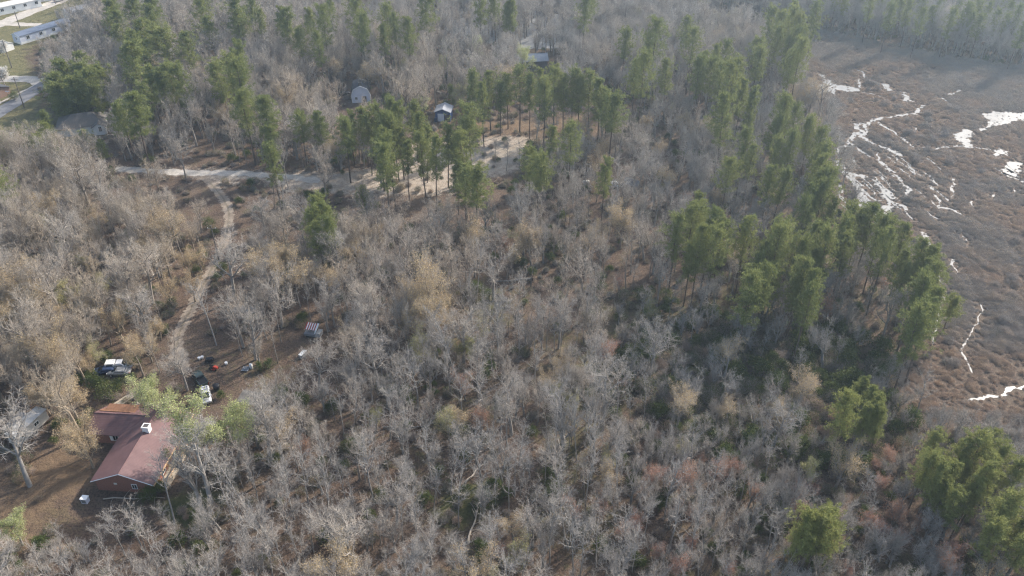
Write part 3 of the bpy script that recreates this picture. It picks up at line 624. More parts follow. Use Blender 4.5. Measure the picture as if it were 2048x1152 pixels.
# ------------------------------------------------------------------ yard things
o = empty('trash_barrel', at(434, 779)); tag(o, 'round black barrel on bare dirt right of the silver wagon', 'barrel')
MB().tube([(0, 0, 0), (0, 0, .3), (0, 0, .95), (0, 0, 1.1)], [.55, .62, .68, .66], 16).build('body', M['black'], o, True)
MB().tube([(0, 0, 1.1), (0, 0, 1.2), (0, 0, 1.28)], [.72, .7, .3], 16).build('lid', M['black'], o, True)
o = empty('riding_mower', at(429, 738), math.radians(-15)); tag(o, 'red riding mower on the dirt yard beside a black cart', 'mower')
loft([(-.1, .38, .3, .35, .8), (.3, .36, .3, .35, .82), (.85, .3, .22, .38, .72)]).build('hood', M['redpaint'], o)
MB().box(-.95, -.1, -.42, .42, .3, .48).build('frame', M['black'], o); MB().box(-.75, -.3, -.25, .25, .5, .62).box(-.82, -.7, -.25, .25, .6, .98).build('seat', M['black'], o)
MB().box(-.55, .35, -.6, .6, .14, .28).build('mower_deck', M['redpaint'], o)
for xx, rr in ((-.65, .3), (.62, .2)):
    for s_ in (-1, 1): MB().tube([(xx, s_ * .38, rr), (xx, s_ * .58, rr)], rr, 12).build('wheel', M['tyre'], o)
MB().tube([(-.05, 0, .8), (-.25, 0, 1.02)], .03, 6).build('steering_column', M['black'], o)
o = empty('garden_cart', at(420, 723), math.radians(10)); tag(o, 'black tarp-covered cart behind the red riding mower', 'cart')
MB().box(-.9, .9, -.6, .6, .35, .95, 0, (.15, .2, .1, .15)).build('load', M['black'], o, bevel=.1); MB().box(-.95, .95, -.62, .62, .28, .36).build('bed', M['darkwood'], o)
for s_ in (-1, 1): MB().tube([(0, s_ * .6, .26), (0, s_ * .76, .26)], .26, 12).build('wheel', M['tyre'], o)
for i, (u, v, lab) in enumerate(((399, 719, 'white plastic jug lying left of the black cart'), (405, 717, 'small white tub next to the jug by the black cart'), (453, 729, 'white bucket alone on the dirt right of the red mower'))):
    o = empty('bucket', at(u, v)); tag(o, lab, 'bucket')
    MB().tube([(0, 0, 0), (0, 0, .55)], [.26, .32], 12).build('body', M['white'], o, True); MB().tube([(0, 0, .55), (0, 0, .6)], .34, 12).build('lid', M['whitemetal'], o)
o = empty('chest_freezer', at(606, 712), math.radians(66)); tag(o, 'long white chest freezer standing alone on the brown litter', 'freezer')
MB().box(-.95, .95, -.42, .42, .05, .82).build('body', M['greytarp'], o, bevel=.04); MB().box(-.97, .6, -.44, .44, .825, .93).build('lid', M['white'], o, bevel=.03); MB().box(.62, .97, -.44, .44, .825, .9).build('compressor_cover', M['whitemetal'], o)
o = empty('canopy_wagon', at(628, 672), math.radians(-14)); tag(o, 'small grey wagon under a red and white striped canopy', 'wagon')
for k in range(9):
    x0 = -1.9 + k * .27
    MB().hexa([(x0, -.2, 1.75), (x0 + .27, -.2, 1.75), (x0 + .27, 1.35, 2.5), (x0, 1.35, 2.5), (x0, -.2, 1.79), (x0 + .27, -.2, 1.79), (x0 + .27, 1.35, 2.54), (x0, 1.35, 2.54)]).build('canopy_stripe', M['redpaint'] if k % 2 == 0 else M['white'], o)
MB().hexa([(.56, -.7, 1.2), (.66, -.7, 1.2), (.66, 1.35, 2.5), (.56, 1.35, 2.5), (.56, -.2, 1.9), (1.0, -.2, 1.9), (1.0, 1.4, 2.62), (.56, 1.4, 2.62)]).build('canopy_end', M['white'], o)
MB().box(-1.9, 1.9, -.9, .75, .5, 1.05).build('wagon_bed', M['greytarp'], o); MB().box(.9, 1.9, -.8, .9, 1.05, 1.5).build('seat_box', M['dusty'], o)
for xx in (-1.85, .55):
    for yy in (-.15, 1.3): MB().tube([(xx, yy, .5), (xx, yy, 1.78 if yy < 0 else 2.5)], .035, 6).build('canopy_post', M['whitemetal'], o)
for xx in (-1.1, 1.1):
    for s_ in (-1, 1): MB().tube([(xx, s_ * .8 - .08, .36), (xx, s_ * .8 + .06, .36)], .36, 12).build('wheel', M['tyre'], o)
o = empty('sheet_metal', at(492, 740), math.radians(-8)); tag(o, 'tilted grey metal sheet lying at the edge of the dirt yard', 'sheet')
MB().hexa([(-.9, -.6, .1), (.7, -.6, .25), (.8, .7, .5), (-.8, .7, .3), (-.9, -.6, .13), (.7, -.6, .28), (.8, .7, .53), (-.8, .7, .33)]).build('panel', M['greytarp'], o)
for k in range(4): MB().tube([(-.75 + k * .45, -.58, .16 + .05 * k), (-.68 + k * .45, .66, .37 + .06 * k)], .03, 4).build('corrugation', M['tinroof'], o)
o = empty('water_heater', at(503, 737), math.radians(20)); tag(o, 'upright white tank next to the tilted grey metal sheet', 'tank')
MB().tube([(0, 0, 0), (0, 0, .08), (0, 0, 1.2), (0, 0, 1.32)], [.3, .33, .33, .2], 14).build('body', M['white'], o, True); MB().tube([(.1, 0, 1.3), (.1, 0, 1.5)], .04, 6).build('pipe', M['rim'], o)
o = empty('flat_roof_shelter', at(505, 812), math.radians(-12)); tag(o, 'low shelter with flat grey tin roof under bare branches', 'shelter')
MB().hexa([(-2.4, -1.6, 2.0), (2.4, -1.6, 2.0), (2.4, 1.7, 2.3), (-2.4, 1.7, 2.3), (-2.4, -1.6, 2.08), (2.4, -1.6, 2.08), (2.4, 1.7, 2.38), (-2.4, 1.7, 2.38)]).build('roof', M['rusttin'], o)
for xx in (-2.2, 2.2):
    for yy in (-1.5, 1.6): MB().box(xx - .06, xx + .06, yy - .06, yy + .06, 0, 2.02 if yy < 0 else 2.3).build('post', M['wood'], o)
for i, (u, v, rz, lab) in enumerate(((487, 622, -5, 'dark grey tarp heap in the bare woods right of the drive'),)):
    o = empty('covered_heap', at(u, v), math.radians(rz)); tag(o, lab, 'tarp')
    m = MB(); n = 9
    for a in range(n):
        for b in range(7):
            x = -2.6 + 5.2 * a / (n - 1); y = -1.2 + 2.4 * b / 6; k = (1 - (x / 2.7) ** 4) * (1 - (y / 1.3) ** 4); m.v.append((x, y, max(0.02, 1.25 * k * (.7 + .5 * float(vnoise(x, y, .8, 5))))))
    for a in range(n - 1):
        for b in range(6): q = a * 7 + b; m.f.append((q, q + 7, q + 8, q + 1)); m.m.append(0)
    m.build('tarp', M['greytarp'], o, True)
    for s_ in (-1, 1): MB().tube([(-1.8, s_ * 1.2, .12), (2.0, s_ * 1.25, .14)], .12, 6).build('weight_pole', M['darkwood'], o)
o = empty('utility_cabinet', at(172, 1004), math.radians(-8)); tag(o, 'white metal cabinet standing in front of the brick house corner', 'cabinet')
MB().box(-.55, .55, -.45, .45, .0, 1.1).build('body', M['paleblue'], o, bevel=.03); MB().box(-.62, .62, -.52, .52, 1.1, 1.2).build('lid', M['white'], o, bevel=.03)
MB().box(-.4, .4, -.48, -.452, .2, .95).build('grille', M['greytarp'], o)
o = empty('lumber_pile', at(247, 806), math.radians(56)); tag(o, 'pile of long pale boards behind the brick house wing', 'lumber')
for k in range(9):
    a = -.9 + (k % 5) * .38 + R.uniform(-.08, .08); zz = .5 + .16 * (k // 5)
    MB().box(-2.8 + R.uniform(-.4, .3), 2.6 + R.uniform(-.5, .4), a, a + .26, zz, zz + .1).build('plank', M['wood'], o)
for xx in (-1.8, 1.6): MB().box(xx - .12, xx + .12, -1.0, 1.1, 0, .5).build('bearer', M['darkwood'], o)
rr_ = random.Random(4); ORDL = 'first second third fourth fifth sixth seventh eighth ninth tenth'.split()
for k in range(10):
    p = at(254 + k * 4.6 + rr_.uniform(-1.5, 1.5), 806 + rr_.uniform(-9, 8)); o = bpy.data.objects.new('firewood_log', MB().tube([(-.45, 0, .17), (.45, 0, .17)], rr_.uniform(.13, .19), 8).mesh('log', M['palelog'])); COL.objects.link(o)
    o.location = p; o.rotation_euler = (0, 0, rr_.uniform(0, 3)); tag(o, ORDL[k] + ' of the cut logs behind the brick house, counted from the boards', 'log', 'cut logs behind the house')
for i, (u, v, lab) in enumerate(((1172, 368, 'pale white tank half hidden left of the white van'),)):
    o = empty('storage_tank', at(u, v), .2); tag(o, lab, 'tank'); MB().tube([(-1.0, 0, .7), (-.85, 0, .7), (.85, 0, .7), (1.0, 0, .7)], [.3, .5, .5, .3], 14).build('body', M['weathered'], o, True)
    for xx in (-.7, .7): MB().box(xx - .1, xx + .1, -.5, .5, 0, .3).build('leg', M['rim'], o)
o = empty('tarp_shelter', at(1264, 368), math.radians(-35)); tag(o, 'grey tarp tent pitched right of the white van', 'tent')
MB().hexa([(-2.3, -1.2, .05), (2.3, -1.2, .05), (2.3, 1.2, .05), (-2.3, 1.2, .05), (-2.3, -.12, 1.7), (2.3, -.12, 1.7), (2.3, .12, 1.7), (-2.3, .12, 1.7)]).build('tarp', M['tinroof'], o)
MB().tube([(-2.5, 0, 1.73), (2.5, 0, 1.73)], .05, 6).build('ridge_pole', M['wood'], o)

# utility poles and a street sign by the road
def pole(u, v, h, label):
    o = empty('utility_pole', at(u, v)); tag(o, label, 'utility pole', 'utility poles along the road')
    MB().tube([(0, 0, 0), (0, 0, h)], [.2, .13], 8).build('shaft', M['pole'], o); MB().box(-1.1, 1.1, -.07, .07, h - .9, h - .75).build('crossarm', M['pole'], o)
    for xx in (-.95, 0, .95): MB().tube([(xx, 0, h - .75), (xx, 0, h - .55)], .05, 6).build('insulator', M['white'], o)
    return o
pole(49, 216, 11, 'utility pole beside the grey asphalt road, nearest of three'); pole(24, 136, 11, 'utility pole on the mown lawn above the gravel turnout'); pole(40, 56, 7, 'short utility pole between the gravel road and the mobile home')
pole(112, 8, 8, 'utility pole by the gravel road at the top edge'); pole(438, 520, 10, 'utility pole standing beside the dirt drive bend')
o = empty('street_sign', at(19, 196)); tag(o, 'small street sign on a post at the road verge', 'sign'); MB().tube([(0, 0, 0), (0, 0, 2.6)], .05, 6).build('post', M['rim'], o); MB().box(-.7, .7, -.02, .02, 2.3, 2.6).build('sign_board', M['paleblue'], o)

# fallen logs
LOGS = [((993, 567), (1062, 561), .38, 'log', 'long grey fallen log with upturned roots in the central woods', True), ((880, 549), (936, 546), .25, 'log', 'thin grey fallen log left of the long rooted log', False),
        ((943, 539), (992, 541), .28, 'log', 'dark fallen log just behind the long rooted log', False), ((968, 661), (1012, 656), .33, 'log', 'short grey fallen log below the long rooted log', False),
        ((690, 678), (722, 677), .3, 'log', 'stubby fallen log right of the striped canopy wagon', False), ((900, 602), (934, 625), .2, 'palelog', 'pale slanting fallen limb in the central woods', False),
        ((733, 564), (760, 578), .2, 'log', 'small dark fallen limb on open brown litter', False), ((931, 968), (965, 930), .22, 'palelog', 'pale fallen trunk slanting above the mossy opening', False),
        ((935, 1088), (958, 1016), .22, 'palelog', 'long pale fallen trunk slanting below the mossy opening', False), ((879, 1104), (912, 1066), .2, 'palelog', 'pale fallen limb at the lower edge left of the mossy opening', False),
        ((766, 857), (868, 855), .2, 'log', 'straight thin fallen trunk lying level in the lower woods', False), ((1442, 444), (1502, 447), .3, 'log', 'dark fallen log behind the central right pines', False),
        ((1398, 295), (1432, 297), .35, 'log', 'dark fallen log on open ground among the upper right pines', False), ((207, 999), (330, 997), .12, 'palelog', 'pale pole lying level in front of the brick house', False),
        ((970, 690), (1000, 683), .25, 'log', 'fallen log on brown litter beneath the short grey log', False), ((1290, 305), (1345, 300), .25, 'log', 'fallen log on open ground left of the upper pines', False)]
for (a, b, r, mt, lab, roots) in LOGS:
    A, B = at(*a), at(*b); o = empty('fallen_log', A); tag(o, lab, 'log'); d = B - A; n = 6; side = Vector((-d.y, d.x, 0)).normalized()
    pts = [d * (k / n) + side * (math.sin(k * 1.7 + a[0]) * .15) + Vector((0, 0, r + .05 + .1 * abs(math.sin(k + a[1])))) for k in range(n + 1)]
    MB().tube(pts, [r * (1 - .6 * (1 - k / n)) if roots else r * (1 - .55 * k / n) for k in range(n + 1)], 8).build('trunk', M[mt], o, True)
    for k in range(5):
        q = pts[1 + k]; e = q + side * R.choice((-1, 1)) * R.uniform(.8, 2.4) + d.normalized() * R.uniform(-.4, 1.2) + Vector((0, 0, R.uniform(.3, 1.4)))
        MB().tube([q, (q + e) / 2 + Vector((0, 0, .2)), e], [r * .35, r * .25, .03], 5).build('branch', M[mt], o)
    if roots:
        m = MB()
        for k in range(14):
            t = k * 2 * math.pi / 14; m.tube([pts[-1], pts[-1] + side * math.cos(t) * .6 + Vector((0, 0, math.sin(t) * .6)) + d.normalized() * .3, pts[-1] + side * math.cos(t) * 1.5 + Vector((0, 0, math.sin(t) * 1.3 + .4)) + d.normalized() * R.uniform(0, .6)], [.2, .14, .03], 5)
        m.build('root_plate', M['pine_bark'], o)
#TREES#
# ------------------------------------------------------------------ tree shapes
UP = Vector((0, 0, 1))
def rv(r): return Vector((r.gauss(0, 1), r.gauss(0, 1), r.gauss(0, 1)))
def grow(r, p, d, L, rad, lev, S, out):
    n = S['n'][lev]; seg = L / n; az = r.uniform(0, 6.28); last = lev == len(S['n']) - 1
    for k in range(n):
        d = (d + rv(r) * S['wob'][lev] + UP * S['up'][lev]).normalized(); q = p + d * seg
        r0 = rad * (1 - .7 * k / n); r1 = rad * (1 - .7 * (k + 1) / n); out[lev].append((*p, *q, r0, r1))
        if not last and (k + 1) / n >= S['st'][lev]:
            c = S['ch'][lev]; c = int(c) + (r.random() < c - int(c))
            for _ in range(c):
                az += 2.4 + r.uniform(-.5, .5); a = d.orthogonal().normalized(); b = d.cross(a); t = math.radians(S['ang'][lev] * r.uniform(.7, 1.25))
                nd = d * math.cos(t) + (a * math.cos(az) + b * math.sin(az)) * math.sin(t)
                m = p.lerp(q, r.uniform(.2, 1)); f = 1 - S['tap'][lev] * k / n
                grow(r, m, nd, max(S['min'], L * S['lr'][lev] * f * r.uniform(.65, 1.2)), r1 * r.uniform(.58, .82), lev + 1, S, out)
        p = q
def tubes(segs, sides, rmin=.0):
    A = np.array(segs, np.float64); p0, p1 = A[:, :3], A[:, 3:6]; r0 = np.maximum(A[:, 6], rmin)[:, None]; r1 = np.maximum(A[:, 7], rmin * .75)[:, None]
    d = p1 - p0; d /= np.linalg.norm(d, axis=1)[:, None] + 1e-9
    ref = np.where(np.abs(d[:, 2:3]) < .9, np.array([[0, 0, 1.]]), np.array([[1., 0, 0]])); a = np.cross(d, ref); a /= np.linalg.norm(a, axis=1)[:, None]; b = np.cross(d, a)
    V = []
    for P, rr in ((p0, r0), (p1, r1)):
        for k in range(sides):
            t = 2 * math.pi * k / sides; V.append(P + (a * math.cos(t) + b * math.sin(t)) * rr)
    V = np.stack(V, 1); n = len(A); base = (np.arange(n) * 2 * sides)[:, None]
    Q = np.concatenate([base + np.array([[k, (k + 1) % sides, sides + (k + 1) % sides, sides + k]]) for k in range(sides)], 0)
    return V.reshape(-1, 3), Q
def cards(P, length, width, dirs, rng):
    "leaf-sized quads at P pointing along dirs"
    n = len(P); d = dirs / (np.linalg.norm(dirs, axis=1)[:, None] + 1e-9); s = np.cross(d, rng.normal(size=(n, 3))); s /= np.linalg.norm(s, axis=1)[:, None] + 1e-9
    L = (length * rng.uniform(.6, 1.3, n))[:, None]; W = (width * rng.uniform(.6, 1.3, n))[:, None]
    V = np.stack([P, P + d * L * .5 + s * W * .5, P + d * L, P + d * L * .5 - s * W * .5], 1).reshape(-1, 3)
    return V, np.arange(4 * n).reshape(n, 4)
def merge(parts):
    V = []; Q = []; mi = []; o = 0
    for v, q, m in parts: V.append(v); Q.append(q + o); mi.append(np.full(len(q), m)); o += len(v)
    return np.concatenate(V), np.concatenate(Q), np.concatenate(mi)
SPEC = {
 'oak':  dict(n=[5, 6, 5, 4, 2], wob=[.05, .16, .2, .22, .2], up=[.05, .06, .05, .04, .04], st=[.55, .3, .2, .2, 0], ch=[2.6, 1.5, 1.35, .95, 0], ang=[44, 44, 42, 40, 0], lr=[.62, .55, .52, .55, 0], tap=[.2, .35, .3, .3, 0], min=.5),
 'pole': dict(n=[9, 5, 4, 2], wob=[.035, .14, .2, .2], up=[.06, .10, .05, .05], st=[.5, .25, .2, 0], ch=[3.0, 1.7, 1.45, 0], ang=[52, 42, 40, 0], lr=[.28, .52, .5, 0], tap=[.35, .3, .3, 0], min=.45),
 'vase': dict(n=[4, 6, 5, 3, 2], wob=[.06, .09, .14, .18, .2], up=[.05, .10, .08, .06, .04], st=[.5, .3, .2, .2, 0], ch=[2.4, 1.5, 1.4, 1.0, 0], ang=[30, 30, 32, 34, 0], lr=[1.0, .5, .5, .55, 0], tap=[.1, .4, .3, .3, 0], min=.45),
 'sap':  dict(n=[6, 4, 3], wob=[.09, .16, .2], up=[.05, .08, .05], st=[.2, .2, 0], ch=[2.5, 2.2, 0], ang=[40, 38, 0], lr=[.45, .5, 0], tap=[.5, .3, 0], min=.3)}
LEN0 = {'oak': (.50, .034), 'pole': (.92, .0115), 'vase': (.40, .030), 'sap': (.85, .012)}
def branch_tree(kind, H, seed, leaves=None, leafmat=None, leafn=0, lsize=(.22, .12)):
    r = random.Random(seed); S = SPEC[kind]; out = [[] for _ in S['n']]; f, rr = LEN0[kind]
    grow(r, Vector((0, 0, -.15)), (UP + rv(r) * .05).normalized(), H * f, H * rr * (.55 if kind == 'oak' else .8 if kind != 'pole' else 1), 0, S, out)
    tr = [s for l in out[:2] for s in l] if kind != 'sap' else out[0]; cr = [s for l in out[(2 if kind != 'sap' else 1):] for s in l]
    top = max(max(s[2], s[5]) for l in out for s in l); k = H / top
    if kind == 'pole': k = max(k, .9)
    V, Q = tubes(tr, 6, .03); tm = fmesh(kind + '_trunk', V * k, Q, [M['bark']], smooth=True)
    V, Q = tubes(cr, 3, .0105); parts = [(V * k, Q, 0)]
    if leafn:
        rng = np.random.default_rng(seed); ends = np.array([s[3:6] for s in out[-1]]) * k; i = rng.integers(0, len(ends), leafn)
        P = ends[i] + rng.normal(size=(leafn, 3)) * .28; v, q = cards(P, lsize[0], lsize[1], rng.normal(size=(leafn, 3)) + [0, 0, .3], rng); parts.append((v, q, 1))
    V, Q, mi = merge(parts); cm = fmesh(kind + '_crown', V, Q, [M['twig']] + ([leafmat] if leafn else []), mi)
    rad = np.percentile(np.hypot(V[:, 0], V[:, 1]), 90)
    return dict(trunk=tm, crown=cm, h=H, r=float(rad), nseg=len(cr))
def pine(H, seed, lo=.48, spread=3.1, nb=46):
    r = random.Random(seed); rng = np.random.default_rng(seed); tr = []; p = Vector((0, 0, -.2)); d = UP.copy(); n = 9; pts = [p]
    for k in range(n):
        d = (d + rv(r) * .018 + UP * .05).normalized(); q = p + d * (H / n); tr.append((*p, *q, H * .0105 * (1 - .8 * k / n), H * .0105 * (1 - .8 * (k + 1) / n))); p = q; pts.append(p)
    def onstem(t): i = min(int(t * n), n - 1); return pts[i].lerp(pts[i + 1], t * n - i)
    br = []; P = []; D = []
    lob = [r.uniform(.55, 1.3) for _ in range(7)]
    for k in range(nb):
        t = lo + (1 - lo) * ((k + r.random()) / nb) ** .9; u = (t - lo) / (1 - lo); az = k * 2.4 + r.uniform(-.6, .6)
        L = spread * (math.sin(math.pi * (.24 + .66 * u)) ** .75) * r.uniform(.55, 1.2) * lob[int(az * 1.1) % 7]
        el = -.05 + .75 * u + r.uniform(-.15, .25); b0 = onstem(min(t, .985)); dd = Vector((math.cos(az) * math.cos(el), math.sin(az) * math.cos(el), math.sin(el))); q = b0
        for j in range(3):
            dd = (dd + rv(r) * .12 + UP * .08).normalized(); e = q + dd * L / 3; br.append((*q, *e, .05 * (1 - .3 * j), .05 * (1 - .3 * (j + 1)))); q0 = q; q = e
            for _ in range(2 + j * 2):
                c = q0.lerp(e, r.random()) + rv(r) * (.16 * L / 2.0 + .12); P.append(c); D.append(dd)
    for j in range(5): P.append(onstem(.97) + rv(r) * .3); D.append(UP)
    P = np.array(P); D = np.array(D); m = 16; PP = np.repeat(P, m, 0) + rng.normal(size=(len(P) * m, 3)) * .17
    dirs = rng.normal(size=PP.shape) + np.repeat(D, m, 0) * .5 + [0, 0, .45]
    v, q = cards(PP, .48, .11, dirs, rng); V2, Q2 = tubes(br, 3, .02)
    tm = fmesh('pine_trunk', *tubes(tr, 7, .05), [M['pine_bark']], smooth=True); V, Q, mi = merge([(V2, Q2, 0), (v, q, 1)])
    return dict(trunk=tm, crown=fmesh('pine_crown', V, Q, [M['pine_bark'], M['needle']], mi), h=H, r=spread)
def shrub(seed, H, Rd, mat, n=900, twigs=40, ls=(.26, .14)):
    r = random.Random(seed); rng = np.random.default_rng(seed); segs = []; cl = []
    for k in range(twigs):
        az = r.uniform(0, 6.28); t = r.uniform(.1, 1); e = Vector((math.cos(az) * Rd * t, math.sin(az) * Rd * t, H * (1 - .55 * t * t) * r.uniform(.6, 1))); segs.append((0, 0, 0, *e, .04, .012)); cl.append(e)
    cl = np.array(cl); P = cl[rng.integers(0, len(cl), n)] + rng.normal(size=(n, 3)) * Rd * .2; P[:, 2] = np.abs(P[:, 2]) + .05
    v, q = cards(P, ls[0], ls[1], rng.normal(size=(n, 3)) + [0, 0, .4], rng); V2, Q2 = tubes(segs, 3, .012)
    return dict(trunk=fmesh('shrub_stems', V2, Q2, [M['bark']]), crown=fmesh('shrub_foliage', v, q, [mat]), h=H, r=Rd)
def brush(seed, H, Rd, n=230, leafn=0, leafmat=None):
    "dense twiggy low bush"
    rng = np.random.default_rng(seed); az = rng.uniform(0, 6.283, n); rad = Rd * np.sqrt(rng.random(n)); b = np.stack([np.cos(az) * rad * .55, np.sin(az) * rad * .55, np.zeros(n)], 1)
    top = np.stack([np.cos(az) * rad, np.sin(az) * rad, H * (1 - .6 * (rad / Rd) ** 2) * rng.uniform(.55, 1.1, n)], 1) + rng.normal(size=(n, 3)) * .12
    mid = (b + top) / 2 + rng.normal(size=(n, 3)) * .1; side = mid + rng.normal(size=(n, 3)) * .3 + [0, 0, .25]; side2 = top + rng.normal(size=(n, 3)) * .3
    S = [np.concatenate([p, q, np.full((n, 1), a), np.full((n, 1), c)], 1) for p, q, a, c in ((b, mid, .018, .014), (mid, top, .014, .009), (mid, side, .011, .008), ((mid + top) / 2, side2, .011, .007))]
    V, Q = tubes(np.concatenate(S), 3, .009); parts = [(V, Q, 0)]
    if leafn:
        i = rng.integers(0, n, leafn); v, q = cards(top[i] + rng.normal(size=(leafn, 3)) * .2, .16, .09, rng.normal(size=(leafn, 3)), rng); parts.append((v, q, 1))
    V, Q, mi = merge(parts); return fmesh('brush', V, Q, [M['brush']] + ([leafmat] if leafn else []), mi)

VAR = {'bare': [], 'pine': [], 'tan': [], 'yg': [], 'red': [], 'lime': [], 'blossom': [], 'shrub': []}
for i in range(7): VAR['bare'].append(branch_tree('oak', 14 + i * .8, 100 + i))
for i in range(8): VAR['bare'].append(branch_tree('pole', 12.5 + i * .7, 200 + i))
for i in range(7): VAR['bare'].append(branch_tree('vase', 10 + i * .7, 300 + i))
for i in range(3): VAR['bare'].append(branch_tree('sap', 6 + i, 400 + i))
OAK, POLE, VASE, SAP = range(0, 7), range(7, 15), range(15, 22), range(22, 25)
for i in range(3): VAR['tan'].append(branch_tree(('oak', 'vase', 'oak')[i], 13 + i, 500 + i, True, M['bud_tan'], 4200, (.21, .12)))
for i in range(2): VAR['yg'].append(branch_tree(('vase', 'oak')[i], 11 + i * 2, 520 + i, True, M['bud_green'], 4200, (.21, .12)))
for i in range(2): VAR['red'].append(branch_tree('vase', 10 + i * 1.5, 540 + i, True, M['bud_red'], 3600, (.19, .11)))
for i in range(2): VAR['lime'].append(branch_tree('oak', 17 + i, 560 + i, True, M['lime'], 8500, (.30, .17)))
VAR['blossom'].append(branch_tree('oak', 8, 580, True, M['blossom'], 6000, (.26, .2)))
for i in range(6): VAR['pine'].append(pine(22 + i * .7, 600 + i, .42 + .04 * (i % 3), 3.6 + .2 * i, 56))
for i in range(3): VAR['pine'].append(pine(13 + i, 620 + i, .2, 3.4 + .2 * i, 56))
for i in range(4): VAR['shrub'].append(shrub(700 + i, 2.6 + .5 * i, 1.5 + .25 * i, M['evergreen'], 1500))

NAMES = {'bare': ('bare_tree', 'tree', 'bare trees of the wood'), 'pine': ('pine_tree', 'pine', 'pines of the wood'), 'tan': ('budding_tree', 'tree', 'tan budding trees'), 'yg': ('budding_tree', 'tree', 'yellow-green budding trees'),
         'red': ('budding_tree', 'tree', 'red budding trees'), 'lime': ('leafing_tree', 'tree', 'fresh green leafing trees'), 'blossom': ('blossom_tree', 'tree', 'white blossoming trees'), 'shrub': ('evergreen_shrub', 'shrub', 'evergreen shrubs of the understorey')}
PLACED = []
FIRST = {}
def plant(kind, vi, loc, s=1.0, rz=0.0, lean=(0, 0), tint=.3, label=None, fat=1.0):
    v = VAR[kind][vi]; nm, cat, grp = NAMES[kind]; r = bpy.data.objects.new(nm, None); COL.objects.link(r); r.empty_display_size = .3
    r.location = loc; r.scale = (s * fat, s * fat, s); r.rotation_euler = Euler((lean[0], lean[1], rz)); r['category'] = cat; r['group'] = grp
    kids = []
    for part, me in (('trunk' if kind != 'shrub' else 'stems', v['trunk']), ('crown' if kind != 'shrub' else 'foliage', v['crown'])):
        o = bpy.data.objects.new(part, me); COL.objects.link(o); o.parent = r; o['tint'] = float(tint); kids.append(o)
    FIRST.setdefault((kind, vi), kids)
    PLACED.append(dict(o=r, kind=kind, vi=vi, loc=Vector(loc), h=v['h'] * s, r=v['r'] * s, tint=tint, label=label)); return r
def lean_to(base, top): d = (top - base).normalized(); return Vector((0, 0, 1)).rotation_difference(d).to_euler()

